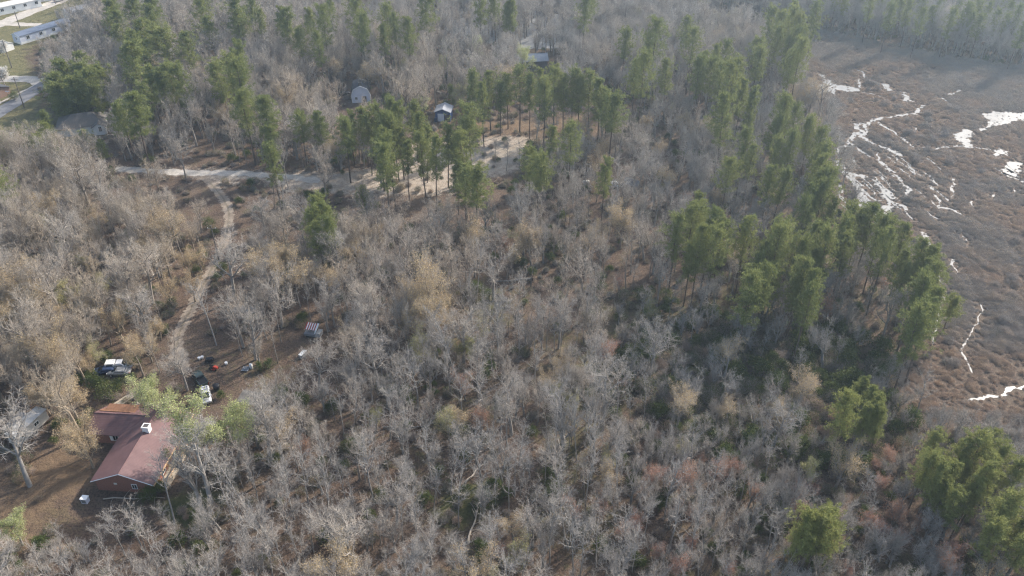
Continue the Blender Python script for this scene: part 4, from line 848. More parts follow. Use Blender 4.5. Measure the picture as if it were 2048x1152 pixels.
# ------------------------------------------------------------------ pines, each by the middle of its crown in the photograph
PINES = [(122,190),(135,165),(160,150),(190,150),(210,175),(182,190),(150,198),(126,206),(168,172),(300,45),(240,50),(282,75),(312,70),(332,92),(265,95),(240,75),(226,30),(266,122),(287,115),(302,165),(330,172),(345,158),
 (366,165),(285,197),(270,222),(250,238),(440,155),(456,140),(470,120),(480,162),(580,70),(602,85),(576,50),(650,50),(500,20),(470,32),(640,95),(662,20),(302,12),(262,15),(228,8),(560,40),(620,45),(482,46),(522,45),(400,30),(420,60),(380,95),
 (92,240),(96,266),(80,290),(60,302),(110,300),(40,275),(206,296),(6,372),(4,292),(540,282),(546,324),(490,222),(532,228),(602,252),(640,250),
 (715,38),(722,62),(776,40),(790,56),(816,70),(770,78),(850,20),(990,18),(1012,32),(1026,24),(962,10),(1182,8),(1168,22),(1250,85),(1312,80),(1300,96),(1376,62),(1384,92),
 (950,168),(966,190),(980,165),(1000,182),(1016,166),(1040,160),(1060,176),(1080,160),(1090,186),(1110,165),(1130,172),(1146,164),(1160,176),(1182,170),(1200,186),(1215,202),(1226,216),(1270,155),(1286,150),(1336,150),
 (700,250),(690,270),(728,246),(746,240),(766,262),(780,230),(790,266),(802,282),(760,290),(782,312),(830,236),(840,262),(850,282),(846,302),(892,280),(908,292),(930,250),(942,272),(926,300),(800,240),(812,312),(770,330),(735,262),(866,312),
 (1100,280),(1140,288),(1060,325),(1076,342),(1210,350),(930,360),(914,350),(952,370),
 (1402,136),(1430,120),(1452,115),(1420,152),(1440,162),(1470,150),(1482,190),(1500,212),(1462,172),(1396,152),(1520,108),(1514,126),(1540,45),(1560,60),(1580,50),(1600,60),(1590,90),(1610,80),(1576,100),(1600,120),(1582,132),(1552,85),
 (1452,235),(1530,240),(1550,262),(1562,230),(1590,240),(1602,262),(1620,272),(1636,290),(1580,300),(1602,312),(1560,312),(1630,320),(1650,322),(1660,342),(1640,352),(1490,290),(1502,320),(1456,350),(1560,370),(1540,366),(1640,376),(1615,345),
 (1380,450),(1402,438),(1420,460),(1440,482),(1352,470),(1400,490),(1430,502),(1380,520),(1490,480),(1396,420),(1620,410),(1640,400),(1660,425),(1610,432),(1652,382),(1550,500),(1570,480),(1530,520),(1542,560),(1512,540),
 (1600,512),(1620,480),(1652,500),(1640,478),(1630,532),(1600,560),(1620,590),(1612,612),(1700,450),(1720,456),(1740,450),(1760,470),(1782,475),(1800,482),(1772,500),(1800,530),(1830,520),(1850,532),(1862,560),(1802,562),(1832,590),(1850,592),(1862,612),(1842,640),(1830,662),(1852,650),(1500,590),(1520,572),(1590,582),(1680,470),(1690,500),
 (1720,780),(1740,800),(1700,812),(1750,822),(1762,842),(1730,842),(1690,832),(1870,892),(1990,890),(1960,902),(2002,920),(1920,906),(1930,950),(1960,962),(1900,952),(1852,932),(1872,962),(1980,940),(2030,960),(2020,1020),(2000,1042),(2030,1062),(1990,1072),(2042,1102),(1650,1040),(1640,1062),(1620,1062),(1662,1072),(1602,1062),(1890,985),(1940,990),(1910,1010),
 (1660,20),(1700,35),(1740,30),(1790,50),(1820,70),(1850,60),(1880,62),(1900,90),(1930,80),(1960,100),(1990,88),(2020,70),(2040,112),(1780,80),(1840,92),(2000,40),(2032,30),(1742,60),(1690,55),(1600,20),(1560,14),(1500,24),(1450,14),(1400,24),(1960,60),(1675,42),(1715,22),(1760,48),(1805,62),(1835,45),(1865,80),(1915,62),(1945,95),(1975,72),(2010,95),(2035,82),(1985,25),(2045,52),(1630,35),(1580,32),(1520,8),(1870,30),(1770,20),
 (640,420),(655,440),(628,452),(660,465),(640,478),(645,440)]
YOUNG = [(730,400),(540,225),(1075,345),(840,185),(905,190),(1455,352),(170,285),(700,300)]
for i, (u, v) in enumerate(PINES):
    if 1500 < u < 1670 and 220 < v < 380 and i % 4 == 0: continue
    vi = R.randrange(6); far = v < 240
    s = R.uniform(.78, 1.02) * (1.06 if far else .92)
    if 1690 < u < 1770 and 770 < v < 850 or (u > 1580 and v > 880): s *= .72
    if 620 < u < 670 and 400 < v < 490: s *= .8
    if u < 215 and 225 < v < 310: s *= .62
    fr = .76
    if u < 235 and 130 < v < 215: vi = 6 + R.randrange(3); s = R.uniform(1.0, 1.25); fr = .55
    if 930 < u < 1240 and 150 < v < 220: s *= .92; v += 8
    if u > 1390 and v < 115 and (u > 1630 or v < 26): s *= .8; v -= 48
    h = VAR['pine'][vi]['h'] * s; p = at(u, v, h * fr); p.z = 0
    ln = (R.uniform(-.03, .03), R.uniform(-.03, .03))
    plant('pine', vi, p, s, R.uniform(0, 6.28), ln, .95 if u > 1560 and v > 760 else R.uniform(.0, .5), fat=R.uniform(1.15, 1.5) if u < 490 and v < 245 else R.uniform(.95, 1.22) if u > 1560 and v > 760 else R.uniform(.82, 1.12) if u > 1350 else R.uniform(.88, 1.25))
for u, v in YOUNG:
    vi = 6 + R.randrange(3); s = R.uniform(.55, .75); h = VAR['pine'][vi]['h'] * s; p = at(u, v, h * .6); p.z = 0; plant('pine', vi, p, s, R.uniform(0, 6.28))
b = at(1886, 662); t = at(1912, 588, 14.0); e = lean_to(b, t); plant('pine', 2, b, .62, 0, (e.x, e.y), .5, label='lone pine leaning over the marsh shrubs')

# ------------------------------------------------------------------ single trees the eye picks out
def by_crown(kind, vi, u, v, s, frac=.7, tint=.4, label=None):
    h = VAR[kind][vi]['h'] * s; p = at(u, v, h * frac); p.z = 0; return plant(kind, vi, p, s, R.uniform(0, 6.28), (0, 0), tint, label)
by_crown('lime', 0, 375, 838, 1.08, .72, .5, 'tall tree in fresh lime leaf over the brick house end'); by_crown('lime', 1, 460, 848, .75, .7, .5, 'smaller lime-leaved tree right of the tall lime-leaved tree')
by_crown('lime', 1, 310, 778, .75, .7, .5, 'lime-leaved tree behind the brick house by the boards'); by_crown('lime', 0, 25, 1050, .5, .6, .5, 'bright yellow-green leafing tree at the lower left edge')
by_crown('lime', 0, 950, 88, .75, .7, .5, 'light green pointed tree in front of the pale pond'); by_crown('lime', 1, 1055, 108, .7, .7, .5, 'yellow-green tree left of the dark wooden shed')
by_crown('lime', 1, 900, 125, .5, .7, .5, 'small pale green tree left of the pine row'); by_crown('lime', 0, 845, 205, .5, .6, .5, 'pale green young tree between barn and blue-fronted shed')
by_crown('blossom', 0, 4, 150, 1.0, .6, .5, 'white blossoming tree at the left edge above the road'); by_crown('blossom', 0, 203, 6, .8, .6, .5, 'white blossoming tree at the top edge'); by_crown('blossom', 0, 2, 92, .8, .6, .5, 'white blossoming tree beside the small white shed')
for (u, v, s, vi) in [(300,430,1.0,0),(330,455,.9,2),(290,400,.9,0),(395,505,.6,1),(30,560,1.0,2),(5,600,.9,0),(60,590,.85,2),(110,770,.8,0),(135,785,.75,2),(80,780,.7,0),(150,850,.8,1),(165,880,.7,1),(270,700,.65,2),(290,680,.6,1),(860,600,.8,0),(840,630,.7,1),(930,660,.6,0),
                      (755,140,.9,0),(735,145,.8,2),(1165,35,.7,0),(700,650,.6,1),(820,620,.6,0),(880,640,.7,2),(1170,480,.7,0),(1200,460,.6,1),(200,430,.6,0),(170,720,.5,1),(310,640,.6,0),(380,560,.6,1),(480,10,.7,0),(530,50,.6,1),(1290,235,.7,0),(630,130,.6,0)]:
    by_crown('tan', vi, u, v, s, .72, .85)
for (u, v, s, vi) in [(940,690,.75,0),(960,640,.6,1),(910,690,.6,0),(1120,780,.6,0),(1150,790,.5,1),(750,830,.55,0),(1210,905,.5,1),(180,690,.6,1),(200,560,.7,0),(80,440,.7,1),(160,520,.6,0),(1330,60,.7,0),(1020,470,.5,1),(560,180,.6,1),(520,110,.6,0),(1300,600,.6,1)]:
    by_crown('yg', vi, u, v, s, .7, .6)
for (u, v, s, vi) in [(605,888,.55,0),(1180,755,.35,1),(1245,765,.4,0),(1270,1040,.6,0),(1250,1060,.55,1),(1005,1095,.5,0),(1600,1010,.6,1),(1740,1030,.65,0),(1760,1050,.6,1),(1890,1105,.75,1),(1910,1090,.7,0),(1810,1070,.6,0),(1590,890,.35,0),(1405,915,.35,1),(1130,1000,.45,1),(1150,1020,.5,0),(1390,1020,.5,1),(1380,1080,.5,0),(1700,1140,.5,0),(1820,470,.4,1),(1740,540,.5,0),(1770,560,.5,1),(1240,560,.5,0),(1460,1130,.5,0),(1840,1040,.5,1),(1320,1100,.5,1)]:
    by_crown('red', vi, u, v, s, .7, .3)
for (bu, bv, tu, tv, z, vi, tint, lab) in [(60, 972, 8, 815, 15, 1, .25, 'large bare tree with pale trunk in the straw yard left of the house'), (425, 1012, 372, 840, 17, 3, .2, None), (497, 1028, 418, 900, 13, 8, .3, 'bent pale bare trunk right of the tall lime-leaved tree'),
        (916, 766, 872, 650, 14, 10, .1, 'bare tree with curved white trunk below the central fallen logs'), (842, 616, 796, 520, 13, 9, .2, 'bare tree with straight pale slanting trunk in the central woods'), (433, 690, 385, 560, 13, 7, .2, 'bare tree with slanting white trunk beside the lower drive'),
        (400, 1006, 335, 850, 13, 17, .3, 'bare tree leaning its branches over the brick house roof'), (350, 1046, 312, 905, 11, 9, .3, 'slender bare tree in front of the brick house corner'),
        (222, 690, 190, 560, 15, 8, .8, 'dark-trunked tall tree above the white pickup'), (352, 745, 340, 660, 12, 11, .6, None), (1543, 900, 1572, 800, 12, 2, 0, 'dead grey snag with forked bare limbs by the lower scrub'), (1645, 735, 1650, 640, 11, 16, 0, 'pale grey bare tree in the dark swale'), (1500, 700, 1490, 640, 10, 17, 0, 'slim grey bare tree at the left end of the dark swale'),
        (1560, 675, 1572, 600, 10, 8, 0, None), (1390, 820, 1392, 740, 9.5, 16, .1, 'bare tree with wide pale fan of twigs above the scrub'), (1165, 755, 1180, 675, 10.5, 18, .1, 'broad pale fan-crowned bare tree left of the dark swale'), (745, 905, 752, 830, 8, 9, .1, None),
        (605, 445, 600, 390, 12, 2, .2, None), (470, 600, 460, 480, 16, 1, .3, None), (530, 470, 520, 400, 12, 3, .25, None), (640, 790, 645, 690, 12, 0, .4, None), (540, 930, 520, 780, 15, 4, .3, 'broad bare tree spreading right of the low tin-roofed shelter')]:
    b = at(bu, bv); t = at(tu, tv, z); e = lean_to(b, t); L = (t - b).length; plant('bare', vi, b, min(1.25, L / VAR['bare'][vi]['h'] * 1.12), 0, (e.x, e.y), tint, lab)

# ------------------------------------------------------------------ the bare wood
def protect():
    B = [(180,806,362,985,.99),(198,706,272,752,.97),(380,730,428,812,.99),(392,708,464,748,.95),(604,644,655,682,.95),(596,692,618,716,.99),(478,728,514,746,.95),(690,150,752,212,.998),(866,206,908,248,.98),(1056,112,1104,142,.95),
         (385,336,440,384,.97),(415,370,478,440,.97),(430,420,472,500,.98),(405,480,455,560,.97),(360,550,425,640,.95),(335,630,385,700,.8),(15,52,82,94,.97),(130,218,210,262,.92),(225,326,400,352,.85),(480,335,760,392,.85),(760,290,1000,385,.7),(880,266,1075,352,.93),(18,88,74,158,.97),(0,165,84,236,.97),(0,0,112,62,.97),
         (985,552,1068,572,.7),(34,806,112,884,.98),(420,765,448,785,.97),(155,985,190,1010,.95),(880,980,990,1040,.6),(0,900,175,1060,.75),(235,780,300,812,.9),(1640,150,2048,440,.98),(430,600,545,640,.5),(790,205,940,255,.6),(930,225,1240,262,.55),(350,262,530,336,.55)]
    return B
PB = protect()
ZONES = [  # polygon of base pixels, density, weights oak/pole/vase/sap, tint range, scale range
 (LAWN, 0, None, None, None), (MARSH, .0, None, None, None),
 (SWALE, .10, (0, .4, .5, .1), (0, .2), (.6, .85)),
 ([(1180, 740), (1340, 770), (1500, 812), (1660, 840), (1780, 800), (1840, 870), (1720, 960), (1500, 960), (1300, 900)], .38, (0, .2, .5, .3), (.0, .45), (.5, .85)),
 ([(340, 255), (530, 255), (540, 340), (360, 340)], .28, (.2, .6, .1, .1), (.4, .7), (.8, 1.05)),
 (SAND[0], .05, (.1, .8, .1, 0), (.3, .6), (.7, .95)), (SAND[1], .03, (0, 1, 0, 0), (.3, .5), (.6, .8)),
 ([(560, 150), (800, 150), (960, 185), (950, 270), (780, 270), (560, 270)], .34, (.45, .2, .35, 0), (.45, .8), (.75, 1.05)),
 ([(920, 220), (1270, 215), (1300, 275), (930, 285)], .12, (.2, .3, .5, 0), (.3, .6), (.6, .8)),
 ([(960, 285), (1420, 270), (1440, 420), (1000, 420)], .5, (.3, .3, .4, 0), (.2, .6), (.6, .95)),
 ([(1240, 240), (1560, 190), (1700, 420), (1860, 640), (1700, 680), (1380, 600), (1300, 420)], .5, (.1, .35, .5, .05), (0, .35), (.6, .9)),
 ([(290, 675), (700, 640), (720, 740), (560, 790), (440, 820), (290, 780)], .55, (.45, .5, .05, 0), (.3, .7), (.75, 1.05)),
 ([(-60, 880), (175, 880), (190, 1010), (120, 1100), (-60, 1120)], .07, (.5, .3, .2, 0), (.2, .5), (.7, .95)),
 ([(170, 960), (440, 960), (440, 1060), (150, 1060)], .2, (0, .3, .4, .3), (.2, .5), (.5, .75)),
 ([(-200, 340), (420, 340), (420, 700), (300, 900), (-200, 900)], .62, (.5, .2, .3, 0), (.35, .95), (.6, 1.15)),
 ([(420, 380), (1000, 380), (1000, 640), (700, 760), (420, 760)], .60, (.3, .5, .2, 0), (.25, .8), (.65, 1.18)),
 ([(1000, 400), (1400, 400), (1420, 660), (1180, 700), (1000, 660)], .48, (.12, .6, .28, 0), (.2, .7), (.6, 1.12)),
 ([(420, 740), (1000, 640), (1200, 680), (1200, 900), (900, 960), (420, 960)], .74, (.10, .64, .24, .02), (.05, .6), (.55, 1.08)),
 ([(-200, 1030), (1250, 880), (1250, 1500), (-200, 1500)], .82, (.02, .70, .26, .02), (.0, .4), (.52, 1.02)),
 ([(1250, 860), (2400, 860), (2400, 1500), (1250, 1500)], .85, (.02, .22, .66, .10), (.0, .5), (.45, .92)),
 ([(1040, -80), (2400, -80), (2400, 190), (2048, 145), (1883, 120), (1796, 94), (1640, 70), (1400, 30), (1040, 0)], .9, (.1, .55, .35, 0), (0, .2), (.8, 1.15)),
 ([(-400, -200), (2500, -200), (2500, 345), (-400, 345)], .60, (.35, .3, .35, 0), (.15, .6), (.7, 1.05)),
]
cell = 2.98; gx = np.arange(-285, 285, cell); gy = np.arange(62, 455, cell); X, Y = np.meshgrid(gx, gy)
X = (X + NR.uniform(0, cell * .95, X.shape)).ravel(); Y = (Y + NR.uniform(0, cell * .95, Y.shape)).ravel()
dep = Y * CP + CAMH * SP; U = 1024 + F * X / dep; V_ = 576 - F * (Y * SP - CAMH * CP) / dep
ok = (U > -170) & (U < 2220) & (V_ < 1420) & (V_ > -120); X, Y, U, V_ = X[ok], Y[ok], U[ok], V_[ok]
zone = np.full(len(X), -1)
for k, z in enumerate(ZONES):
    i = inpoly(U, V_, z[0]) & (zone < 0); zone[i] = k
dens = np.array([z[1] for z in ZONES] + [.5])[zone]
dens = dens * np.where(zone == 20, 1.0, .35 + 1.25 * fbm(X, Y, 22, 31))
dens[dline(X, Y, DRIVE_G) < 3.0] = 0; dens[dline(X, Y, CLEAR_G) < 3.0] = 0; dens[sdpoly(X, Y, POND_G) < 0] *= .9
hr = Matrix.Rotation(math.radians(4.5), 3, 'Z')
hx, hy = X + 68.4, Y - 100.9; dens[(hx > -13) & (hx < 9.5) & (hy > -1.5) & (hy < 24)] = 0
for (u, v, rr) in ((413, 790, 4), (400, 757, 4), (238, 738, 5), (215, 742, 4), (60, 862, 6), (625, 668, 3), (607, 706, 2), (505, 808, 2.0), (487, 620, 3), (718, 190, 8), (886, 230, 6), (1070, 128, 9), (168, 245, 11), (430, 730, 4), (497, 740, 2), (247, 800, 4), (434, 776, 2), (172, 1002, 1.5), (1230, 370, 4), (1264, 366, 3), (1172, 366, 2.5), (60, 70, 14), (36, 88, 5), (134, 34, 12)):
    q = at(u, v); dens[np.hypot(X - q.x, Y - q.y) < rr] = 0
for d in PLACED:
    if d['kind'] in ('pine', 'bare'): dens[np.hypot(X - d['loc'].x, Y - d['loc'].y) < (1.2 if d['kind'] == 'pine' else 1.8)] = 0
dens[inpoly(U, V_, [(1870, -80), (2010, -80), (2000, 60), (1890, 55)])] *= .25; CAPS = dict(tan=150, yg=75, red=70); BUD = {14: (.16, .05, 0), 15: (.12, .06, 0), 16: (.10, .06, .02), 17: (.08, .06, .03), 18: (.05, .06, .05), 19: (.10, .06, .14), 3: (.12, .05, .10), 20: (0, .02, 0), 21: (.06, .04, .01), 7: (.2, .05, 0), 9: (.15, .05, 0)}
keep = NR.random(len(X)) < dens; T = []; order = NR.permutation(int(keep.sum()))
for x, y, u, v, z in zip(X[keep][order], Y[keep][order], U[keep][order], V_[keep][order], zone[keep][order]):
    Z = ZONES[z]; w = Z[2]; q = R.random() * sum(w); vi = None
    for rng_, ww in zip((OAK, POLE, VASE, SAP), w):
        if q < ww: vi = R.choice(list(rng_)); break
        q -= ww
    if vi is None: vi = R.choice(list(POLE))
    s = R.uniform(*Z[4]); h = VAR['bare'][vi]['h'] * s; rad = VAR['bare'][vi]['r'] * s
    cu, cv = pj(x, y, h * .66); k = pxm(x, y, h * .6); rp = rad * k; hp = h * .4 * k * .8; bad = False
    for (a0, b0, a1, b1, pr) in PB:
        if v > b1 - 8 and cu + rp > a0 and cu - rp < a1 and cv - hp < b1 and v > b0:
            if cv - hp < b1 and R.random() < pr: bad = True; break
    if bad: continue
    bp = BUD.get(int(z), (.06, .04, .02)); q = R.random(); bk = 'tan' if q < bp[0] else 'yg' if q < bp[0] + bp[1] else 'red' if q < sum(bp) else None
    if bk and 0 < v < 1230 and -20 < u < 2068 and sum(d['kind'] == bk for d in PLACED) < CAPS[bk]:
        plant(bk, R.randrange(len(VAR[bk])), (x, y, 0), s * R.uniform(.75, 1.05), R.uniform(0, 6.28), (R.gauss(0, .04), R.gauss(0, .04)), Z[3][1]); continue
    T.append((x, y, vi, s, R.uniform(0, 6.28), R.gauss(0, .045), R.gauss(0, .045), R.uniform(*Z[3]), h * k, u, v, R.uniform(.68, 1.08)))
seen = sorted([t for t in T if -20 < t[9] < 2068 and 20 < t[10] < 1240], key=lambda t: -t[8])
nbare = 300 - sum(d['kind'] == 'bare' for d in PLACED); ind = set(id(t) for t in seen[:nbare])
for t in T:
    if id(t) in ind: plant('bare', t[2], (t[0], t[1], 0), t[3], t[4], (t[5], t[6]), t[7], fat=t[11])
rest = [t for t in T if id(t) not in ind]

# evergreen shrubs under the trees
SHR = [(562,797,.9),(100,520,1.2),(120,505,.9),(185,775,1.0),(205,780,.9),(222,798,1.1),(445,545,.8),(435,560,.7),(320,985,.9),(300,1000,.8),(340,930,.8),(350,905,.8),(495,850,1.0),(645,930,.8),(700,900,.7),(560,1010,.7),(715,905,.9),(870,790,.7),(990,985,1.2),(1010,995,1.0),(970,1010,.9),(1095,960,1.0),(1110,990,.9),(1100,1000,.8),
       (905,860,1.0),(885,840,.9),(920,880,.9),(880,950,.9),(760,1000,.9),(740,1040,.8),(690,1070,.9),(650,1080,.8),(960,1100,.8),(1240,720,.9),(1260,740,1.0),(1290,690,1.0),(1220,800,.8),(1300,640,1.0),(1330,600,1.0),(1280,600,.9),(1340,690,.9),(1390,690,.9),(1440,700,1.0),(1500,730,1.0),(1560,740,.9),(1490,760,.9),(1410,760,.8),(1350,740,.8),(1600,760,.9),(1650,780,.8),(1520,790,.7),
       (1380,860,.8),(1310,900,.8),(1420,880,.8),(1480,990,.9),(1330,1000,.8),(1560,1030,.8),(700,465,.8),(735,575,.8),(420,455,1.0),(430,470,.8),(60,640,.8),(90,670,.8),(160,660,.9),(140,690,1.0),(120,700,1.0),(60,720,.8),(250,610,.7),(320,620,.7),(950,590,.9),(975,600,1.0),(1050,610,.8),(680,520,.7),(560,590,.7),(580,560,.8),(650,540,.9),(600,520,.8),
       (1000,140,1.2),(1020,150,1.2),(1010,130,1.1),(1035,148,1.0),(330,860,.8),(20,870,.8),(190,470,.9),(130,470,.8),(1240,640,.8),(1180,640,.7),(1120,600,.7),(520,740,.8),(540,735,.7),(30,200,.9),(300,330,.8),(1205,1010,.7),(1240,930,.7),(850,1010,.8),(820,960,.7),(1760,760,.8),(1700,760,.8),(1620,700,.9),(1450,640,.8),(1000,650,.7)]
for (u, v, s) in SHR: plant('shrub', R.randrange(4), at(u, v), s * R.uniform(.75, 1.1), R.uniform(0, 6.28), (0, 0), .5)

# ------------------------------------------------------------------ labels that single each tree out
LM = [('the red-roofed brick house', 270, 930), ('the weathered white trailer', 70, 862), ('the white capped pickup', 236, 735), ('the silver wagon', 413, 790), ('the striped canopy wagon', 628, 668), ('the white chest freezer', 606, 708), ('the gambrel barn', 720, 200), ('the blue-fronted shed', 886, 240),
      ('the dark wooden shed', 1074, 138), ("the dirt drive's upper bend", 455, 430), ("the dirt drive's lower end", 360, 660), ('the long rooted log', 1030, 564), ('the short grey log', 990, 658), ('the grey hip-roofed house', 165, 250), ('the long pale mobile home', 50, 82), ('the sandy clearing', 850, 340), ('the upper marsh pool', 1668, 172),
      ('the lone leaning pine', 1886, 662), ('the mossy opening', 935, 1005), ('the dead forked snag', 1545, 890), ('the white sand patch', 1418, 850), ('the tin-roofed shelter', 505, 812), ('the level thin trunk', 815, 856), ('the white metal cabinet', 172, 1004), ('the pale bent trunk', 497, 1028), ('the white van', 1230, 372), ('the dark tarp heap', 487, 622),
      ('the long pale slanting trunk', 946, 1050), ('the pale pond', 1060, 80), ('the dark swale', 1500, 720), ('the marsh corner channel', 1990, 790), ('the dark log among pines', 1472, 446), ('the open-ground log', 1415, 296), ('the lower right corner', 2040, 1140), ('the bottom centre edge', 1100, 1150), ('the lower left corner', 10, 1140), ('the left frame edge', 5, 560), ('the white blossom tree', 4, 180), ('the top edge centre', 520, 5), ('the lower right pine clump', 1735, 890), ('the bottom edge pines', 1640, 1130), ('the tilted metal sheet', 492, 740)]
LMP = [(n, at(u, v), u, v) for n, u, v in LM]
ORD = ['nearest', 'second nearest', 'third nearest', 'fourth nearest', 'fifth nearest', 'sixth nearest', 'seventh nearest', 'eighth nearest', 'ninth nearest', 'tenth nearest', 'eleventh nearest', 'twelfth nearest', 'thirteenth nearest', 'fourteenth nearest', 'fifteenth nearest', 'sixteenth nearest', 'seventeenth nearest', 'eighteenth nearest', 'nineteenth nearest', 'twentieth nearest']
def look(d):
    k, vi, t = d['kind'], d['vi'], d['tint']
    if k == 'pine': return 'bushy young pine' if vi >= 6 else 'tall green pine' if d['h'] > 19 else 'green pine'
    if k == 'shrub': return 'dark evergreen shrub'
    if k == 'tan': return 'tan budding tree'
    if k == 'yg': return 'yellow-green budding tree'
    if k == 'red': return 'red budding tree'
    c = 'pale grey ' if t < .2 else 'grey ' if t < .45 else 'tan '
    return c + ('spreading bare tree' if vi in OAK else 'slender bare tree' if vi in POLE else 'fan-shaped bare tree' if vi in VASE else 'small bare sapling')
bins = {}
for d in PLACED:
    if d['label']: d['o']['label'] = d['label']; continue
    n, q, lu, lv = min(LMP, key=lambda l: (l[1] - d['loc']).length); u, v = pj(d['loc'].x, d['loc'].y); du, dv = u - lu, (v - lv) * 1.5
    side = ('to the right of' if du > 0 else 'to the left of') if abs(du) > abs(dv) else ('in front of' if dv > 0 else 'behind')
    if 'edge' in n or 'corner' in n and 'channel' not in n: side = 'to'; 
    bins.setdefault((look(d), n, side), []).append(((q - d['loc']).length, id(d), d))
for (lk, n, side), L in bins.items():
    L.sort()
    for k, (_, _, d) in enumerate(L):
        d['o']['label'] = (f'{lk} {ORD[min(k, 19)]} {side} {n}' if side == 'to' else f'{lk} {side} {n}, {ORD[min(k, 19)]}')

# ------------------------------------------------------------------ scattered masses
def scatter(name, label, pts, rots, scls, var, tints, sources):
    me = bpy.data.meshes.new(name); n = len(pts); me.vertices.add(n); me.vertices.foreach_set('co', np.asarray(pts, np.float32).ravel())
    for nm, typ, dat, key in (('rot', 'FLOAT_VECTOR', rots, 'vector'), ('scl', 'FLOAT_VECTOR', scls, 'vector'), ('var', 'INT', var, 'value'), ('tint', 'FLOAT', tints, 'value')):
        a = me.attributes.new(nm, typ, 'POINT'); a.data.foreach_set(key, np.asarray(dat, np.int32 if typ == 'INT' else np.float32).ravel())
    o = bpy.data.objects.new(name, me); COL.objects.link(o); tag(o, label, kind='stuff')
    ng = bpy.data.node_groups.new(name, 'GeometryNodeTree'); ng.interface.new_socket('Geometry', in_out='INPUT', socket_type='NodeSocketGeometry'); ng.interface.new_socket('Geometry', in_out='OUTPUT', socket_type='NodeSocketGeometry')
    nd = ng.nodes; lk = ng.links; gi = nd.new('NodeGroupInput'); go = nd.new('NodeGroupOutput'); jo = nd.new('GeometryNodeJoinGeometry'); lk.new(jo.outputs[0], go.inputs[0])
    def at_(nm, t):
        a = nd.new('GeometryNodeInputNamedAttribute'); a.data_type = t; a.inputs[0].default_value = nm; return a.outputs[0]
    ro, sc, va = at_('rot', 'FLOAT_VECTOR'), at_('scl', 'FLOAT_VECTOR'), at_('var', 'INT')
    for k, src in enumerate(sources):
        ip = nd.new('GeometryNodeInstanceOnPoints'); lk.new(gi.outputs[0], ip.inputs['Points']); cm = nd.new('FunctionNodeCompare'); cm.data_type = 'INT'; cm.operation = 'EQUAL'
        lk.new(va, cm.inputs['A'] if 'A' in cm.inputs and cm.inputs['A'].type == 'INT' else cm.inputs[2]); cm.inputs[3].default_value = k; lk.new(cm.outputs[0], ip.inputs['Selection'])
        j = nd.new('GeometryNodeJoinGeometry')
        for so_ in src:
            oi = nd.new('GeometryNodeObjectInfo'); oi.transform_space = 'ORIGINAL'; oi.inputs[0].default_value = so_; lk.new(oi.outputs['Geometry'], j.inputs[0])
        lk.new(j.outputs[0], ip.inputs['Instance']); rt = nd.new('FunctionNodeEulerToRotation'); lk.new(ro, rt.inputs[0]); lk.new(rt.outputs[0], ip.inputs['Rotation']); lk.new(sc, ip.inputs['Scale']); lk.new(ip.outputs[0], jo.inputs[0])
    md = o.modifiers.new('scatter', 'NODES'); md.node_group = ng; return o
used = sorted(set(t[2] for t in rest)); src = []
for vi in used:
    if ('bare', vi) not in FIRST:        # no single tree of this shape stands near: plant one of the rest
        t = next(t for t in rest if t[2] == vi); plant('bare', vi, (t[0], t[1], 0), t[3], t[4], (t[5], t[6]), t[7], 'x'); rest.remove(t)
        d = PLACED[-1]; n_, q_, lu_, lv_ = min(LMP, key=lambda l: (l[1] - d['loc']).length); d['o']['label'] = look(d) + ' standing deep in the wood near ' + n_
    src.append(FIRST[('bare', vi)])
rest = [t for t in rest if t[2] in used]
scatter('bare_woodland', 'dense bare grey woodland reaching far back', [(t[0], t[1], 0) for t in rest], [(t[5], t[6], t[4]) for t in rest], [(t[3] * t[11], t[3] * t[11], t[3]) for t in rest], [used.index(t[2]) for t in rest], [t[7] for t in rest], src)
print('bare', len(T), 'rest', len(rest), 'pines', sum(d['kind'] == 'pine' for d in PLACED), 'segs', [v['nseg'] for v in VAR['bare']])

# low shrubs of the marsh and of the forest floor: the first bush of each shape is part of the mass itself
def mass(name, label, meshes, X, Y, S, tint):
    n = len(X); var = NR.integers(0, len(meshes), n); src = []
    for k, me in enumerate(meshes):
        o = bpy.data.objects.new(name + '_clump', me); COL.objects.link(o); i = int(np.nonzero(var == k)[0][0]); var[i] = -1
        o.location = (X[i], Y[i], 0); o['tint'] = float(tint[i]); tag(o, label, kind='stuff'); src.append([o])
    rot = np.stack([NR.normal(0, .06, n), NR.normal(0, .06, n), NR.uniform(0, 6.28, n)], 1)
    return scatter(name, label, np.stack([X, Y, np.zeros(n)], 1), rot, np.repeat(np.asarray(S)[:, None], 3, 1), var, tint, src)
wl_ = [(p, w) for p, w in CH_G]
def water_dist(x, y):
    d = np.full(x.shape, 1e9)
    for p, w in wl_: d = np.minimum(d, dline(x, y, p) - w * .5)
    for p in POOL_G: d = np.minimum(d, sdpoly(x, y, p))
    return d
mx0 = NR.uniform(20, 300, 130000); my0 = NR.uniform(112, 420, 130000); u = 1024 + F * mx0 / (my0 * CP + CAMH * SP); v = 576 - F * (my0 * SP - CAMH * CP) / (my0 * CP + CAMH * SP)
k = (sdpoly(mx0, my0, MARSH_G) < 1.0) & (u < 2200); mx0, my0 = mx0[k], my0[k]; wd = water_dist(mx0, my0); nz = fbm(mx0, my0, 16, 41); k = ((wd > .15) | (NR.random(len(wd)) < .16)) & (NR.random(len(mx0)) < .55 + .6 * nz); mx0, my0, wd, nz = mx0[k], my0[k], wd[k], nz[k]
sz = (.45 + .5 * np.clip(nz * 2 - .6, 0, 1)) * NR.uniform(.45, 1.35, len(mx0)); sz = np.minimum(sz, .22 + np.maximum(wd, 0) * .16)
tn = np.clip(.82 - 1.1 * np.clip(nz * 2.2 - .75, 0, 1) + NR.normal(0, .12, len(nz)), 0, 1)
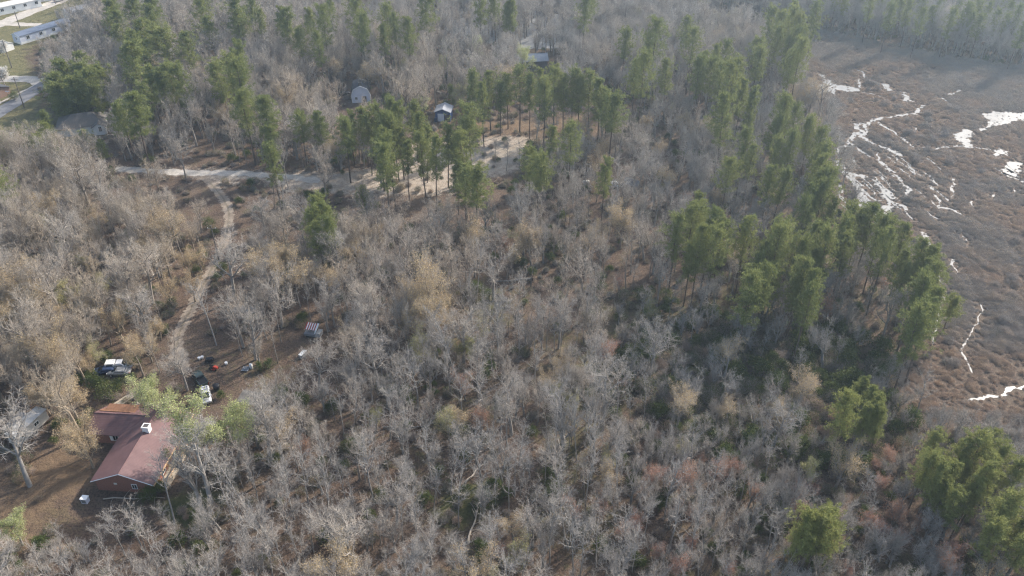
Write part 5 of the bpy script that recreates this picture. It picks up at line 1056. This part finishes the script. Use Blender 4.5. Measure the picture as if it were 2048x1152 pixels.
mass('marsh_shrubs', 'brown and grey leafless marsh shrubs between the channels', [brush(800 + i, .75 + .2 * i, 1.35 + .15 * i, 200, 100 if i % 2 else 0, M['bud_tan']) for i in range(4)], mx0, my0, sz, tn)
print('marsh', len(mx0))
# taller grey shrub thickets in the marsh and along its wooded edge
tx = NR.uniform(20, 300, 30000); ty = NR.uniform(112, 420, 30000); k = (sdpoly(tx, ty, MARSH_G) < 2) & (tx / (ty * CP + CAMH * SP) < .72); tx, ty = tx[k], ty[k]
sdm = -sdpoly(tx, ty, MARSH_G); nz = fbm(tx, ty, 20, 71); wd = water_dist(tx, ty); pr = np.clip(nz * 5 - 2.75, 0, .8) + np.clip(1 - sdm / 9, 0, 1) * .35
k = (NR.random(len(tx)) < pr * .5) & (wd > 2.2); tx, ty, nz = tx[k], ty[k], nz[k]
mass('marsh_thicket', 'taller grey shrub thickets standing in the marsh', [brush(840, 1.7, 1.5, 210, 0), brush(841, 2.1, 1.4, 210, 0), brush(842, 1.4, 1.6, 200, 90, M['evergreen'])], tx, ty, NR.uniform(.6, 1.2, len(tx)), np.clip(NR.normal(.12, .15, len(tx)), 0, 1))
# forest undergrowth
fx = NR.uniform(-285, 285, 52000); fy = NR.uniform(68, 430, 52000); dp = fy * CP + CAMH * SP; u = 1024 + F * fx / dp; v = 576 - F * (fy * SP - CAMH * CP) / dp
k = (u > -100) & (u < 2150) & (v < 1280) & (v > -60) & (sdpoly(fx, fy, MARSH_G) > 0) & ~inpoly(fx, fy, LAWN_G) & (dline(fx, fy, DRIVE_G) > 2.6) & (dline(fx, fy, CLEAR_G) > 3) & (~(inpoly(fx, fy, SAND_G[0]) | inpoly(fx, fy, SAND_G[1])) | (NR.random(len(fx)) < .3)) & ~inpoly(fx, fy, YARD_G)
k &= ~((fx + 68.4 > -13) & (fx + 68.4 < 9.5) & (fy - 100.9 > -1.2) & (fy - 100.9 < 23)) & (sdpoly(fx, fy, POND_G) > 0); fx, fy, u, v = fx[k], fy[k], u[k], v[k]
nz = fbm(fx, fy, 12, 51); p = np.clip(nz * 2.4 - .75, .08, 1) * .62
sw = sdpoly(fx, fy, SWALE_G) < 4; scrub = inpoly(u, v, ZONES[3][0]); p[sw] = .95; p[scrub] = np.maximum(p[scrub], .85); br = inpoly(u, v, ZONES[19][0]); p[br] = np.maximum(p[br], .5)
k = NR.random(len(fx)) < p; fx, fy, nz, u, v, sw, scrub = fx[k], fy[k], nz[k], u[k], v[k], sw[k], scrub[k]
sz = NR.uniform(.5, 1.2, len(fx)) * np.where(sw | scrub, 1.25, .85); tn = np.clip(NR.normal(.45, .25, len(fx)), 0, 1)
mass('undergrowth', 'low brown and green brush covering the forest floor', [brush(820, 1.6, 1.3, 200, 0), brush(821, 1.8, 1.2, 200, 260, M['evergreen']), brush(822, 1.3, 1.4, 200, 160, M['bud_tan']), brush(823, 1.7, 1.3, 180, 420, M['evergreen']), VAR['shrub'][0]['crown'], brush(824, 2.4, 1.5, 160, 700, M['evergreen'])], fx, fy, sz, tn)
print('under', len(fx))

# ------------------------------------------------------------------ haze: one even box of air round everything
hz = MB().box(-5200, 5200, -5200, 6200, -1.0, CAMH + 2.5)
hm = bpy.data.materials.new('haze_air'); hm.use_nodes = True; hn = hm.node_tree.nodes; hn.clear(); ho = hn.new('ShaderNodeOutputMaterial'); pv = hn.new('ShaderNodeVolumePrincipled')
pv.inputs['Color'].default_value = (.62, .8, 1.0, 1); pv.inputs['Density'].default_value = .00038; pv.inputs['Anisotropy'].default_value = .6; hm.node_tree.links.new(pv.outputs[0], ho.inputs['Volume'])
tag(hz.build('haze', hm), 'pale blue haze over the far woods', kind='stuff')
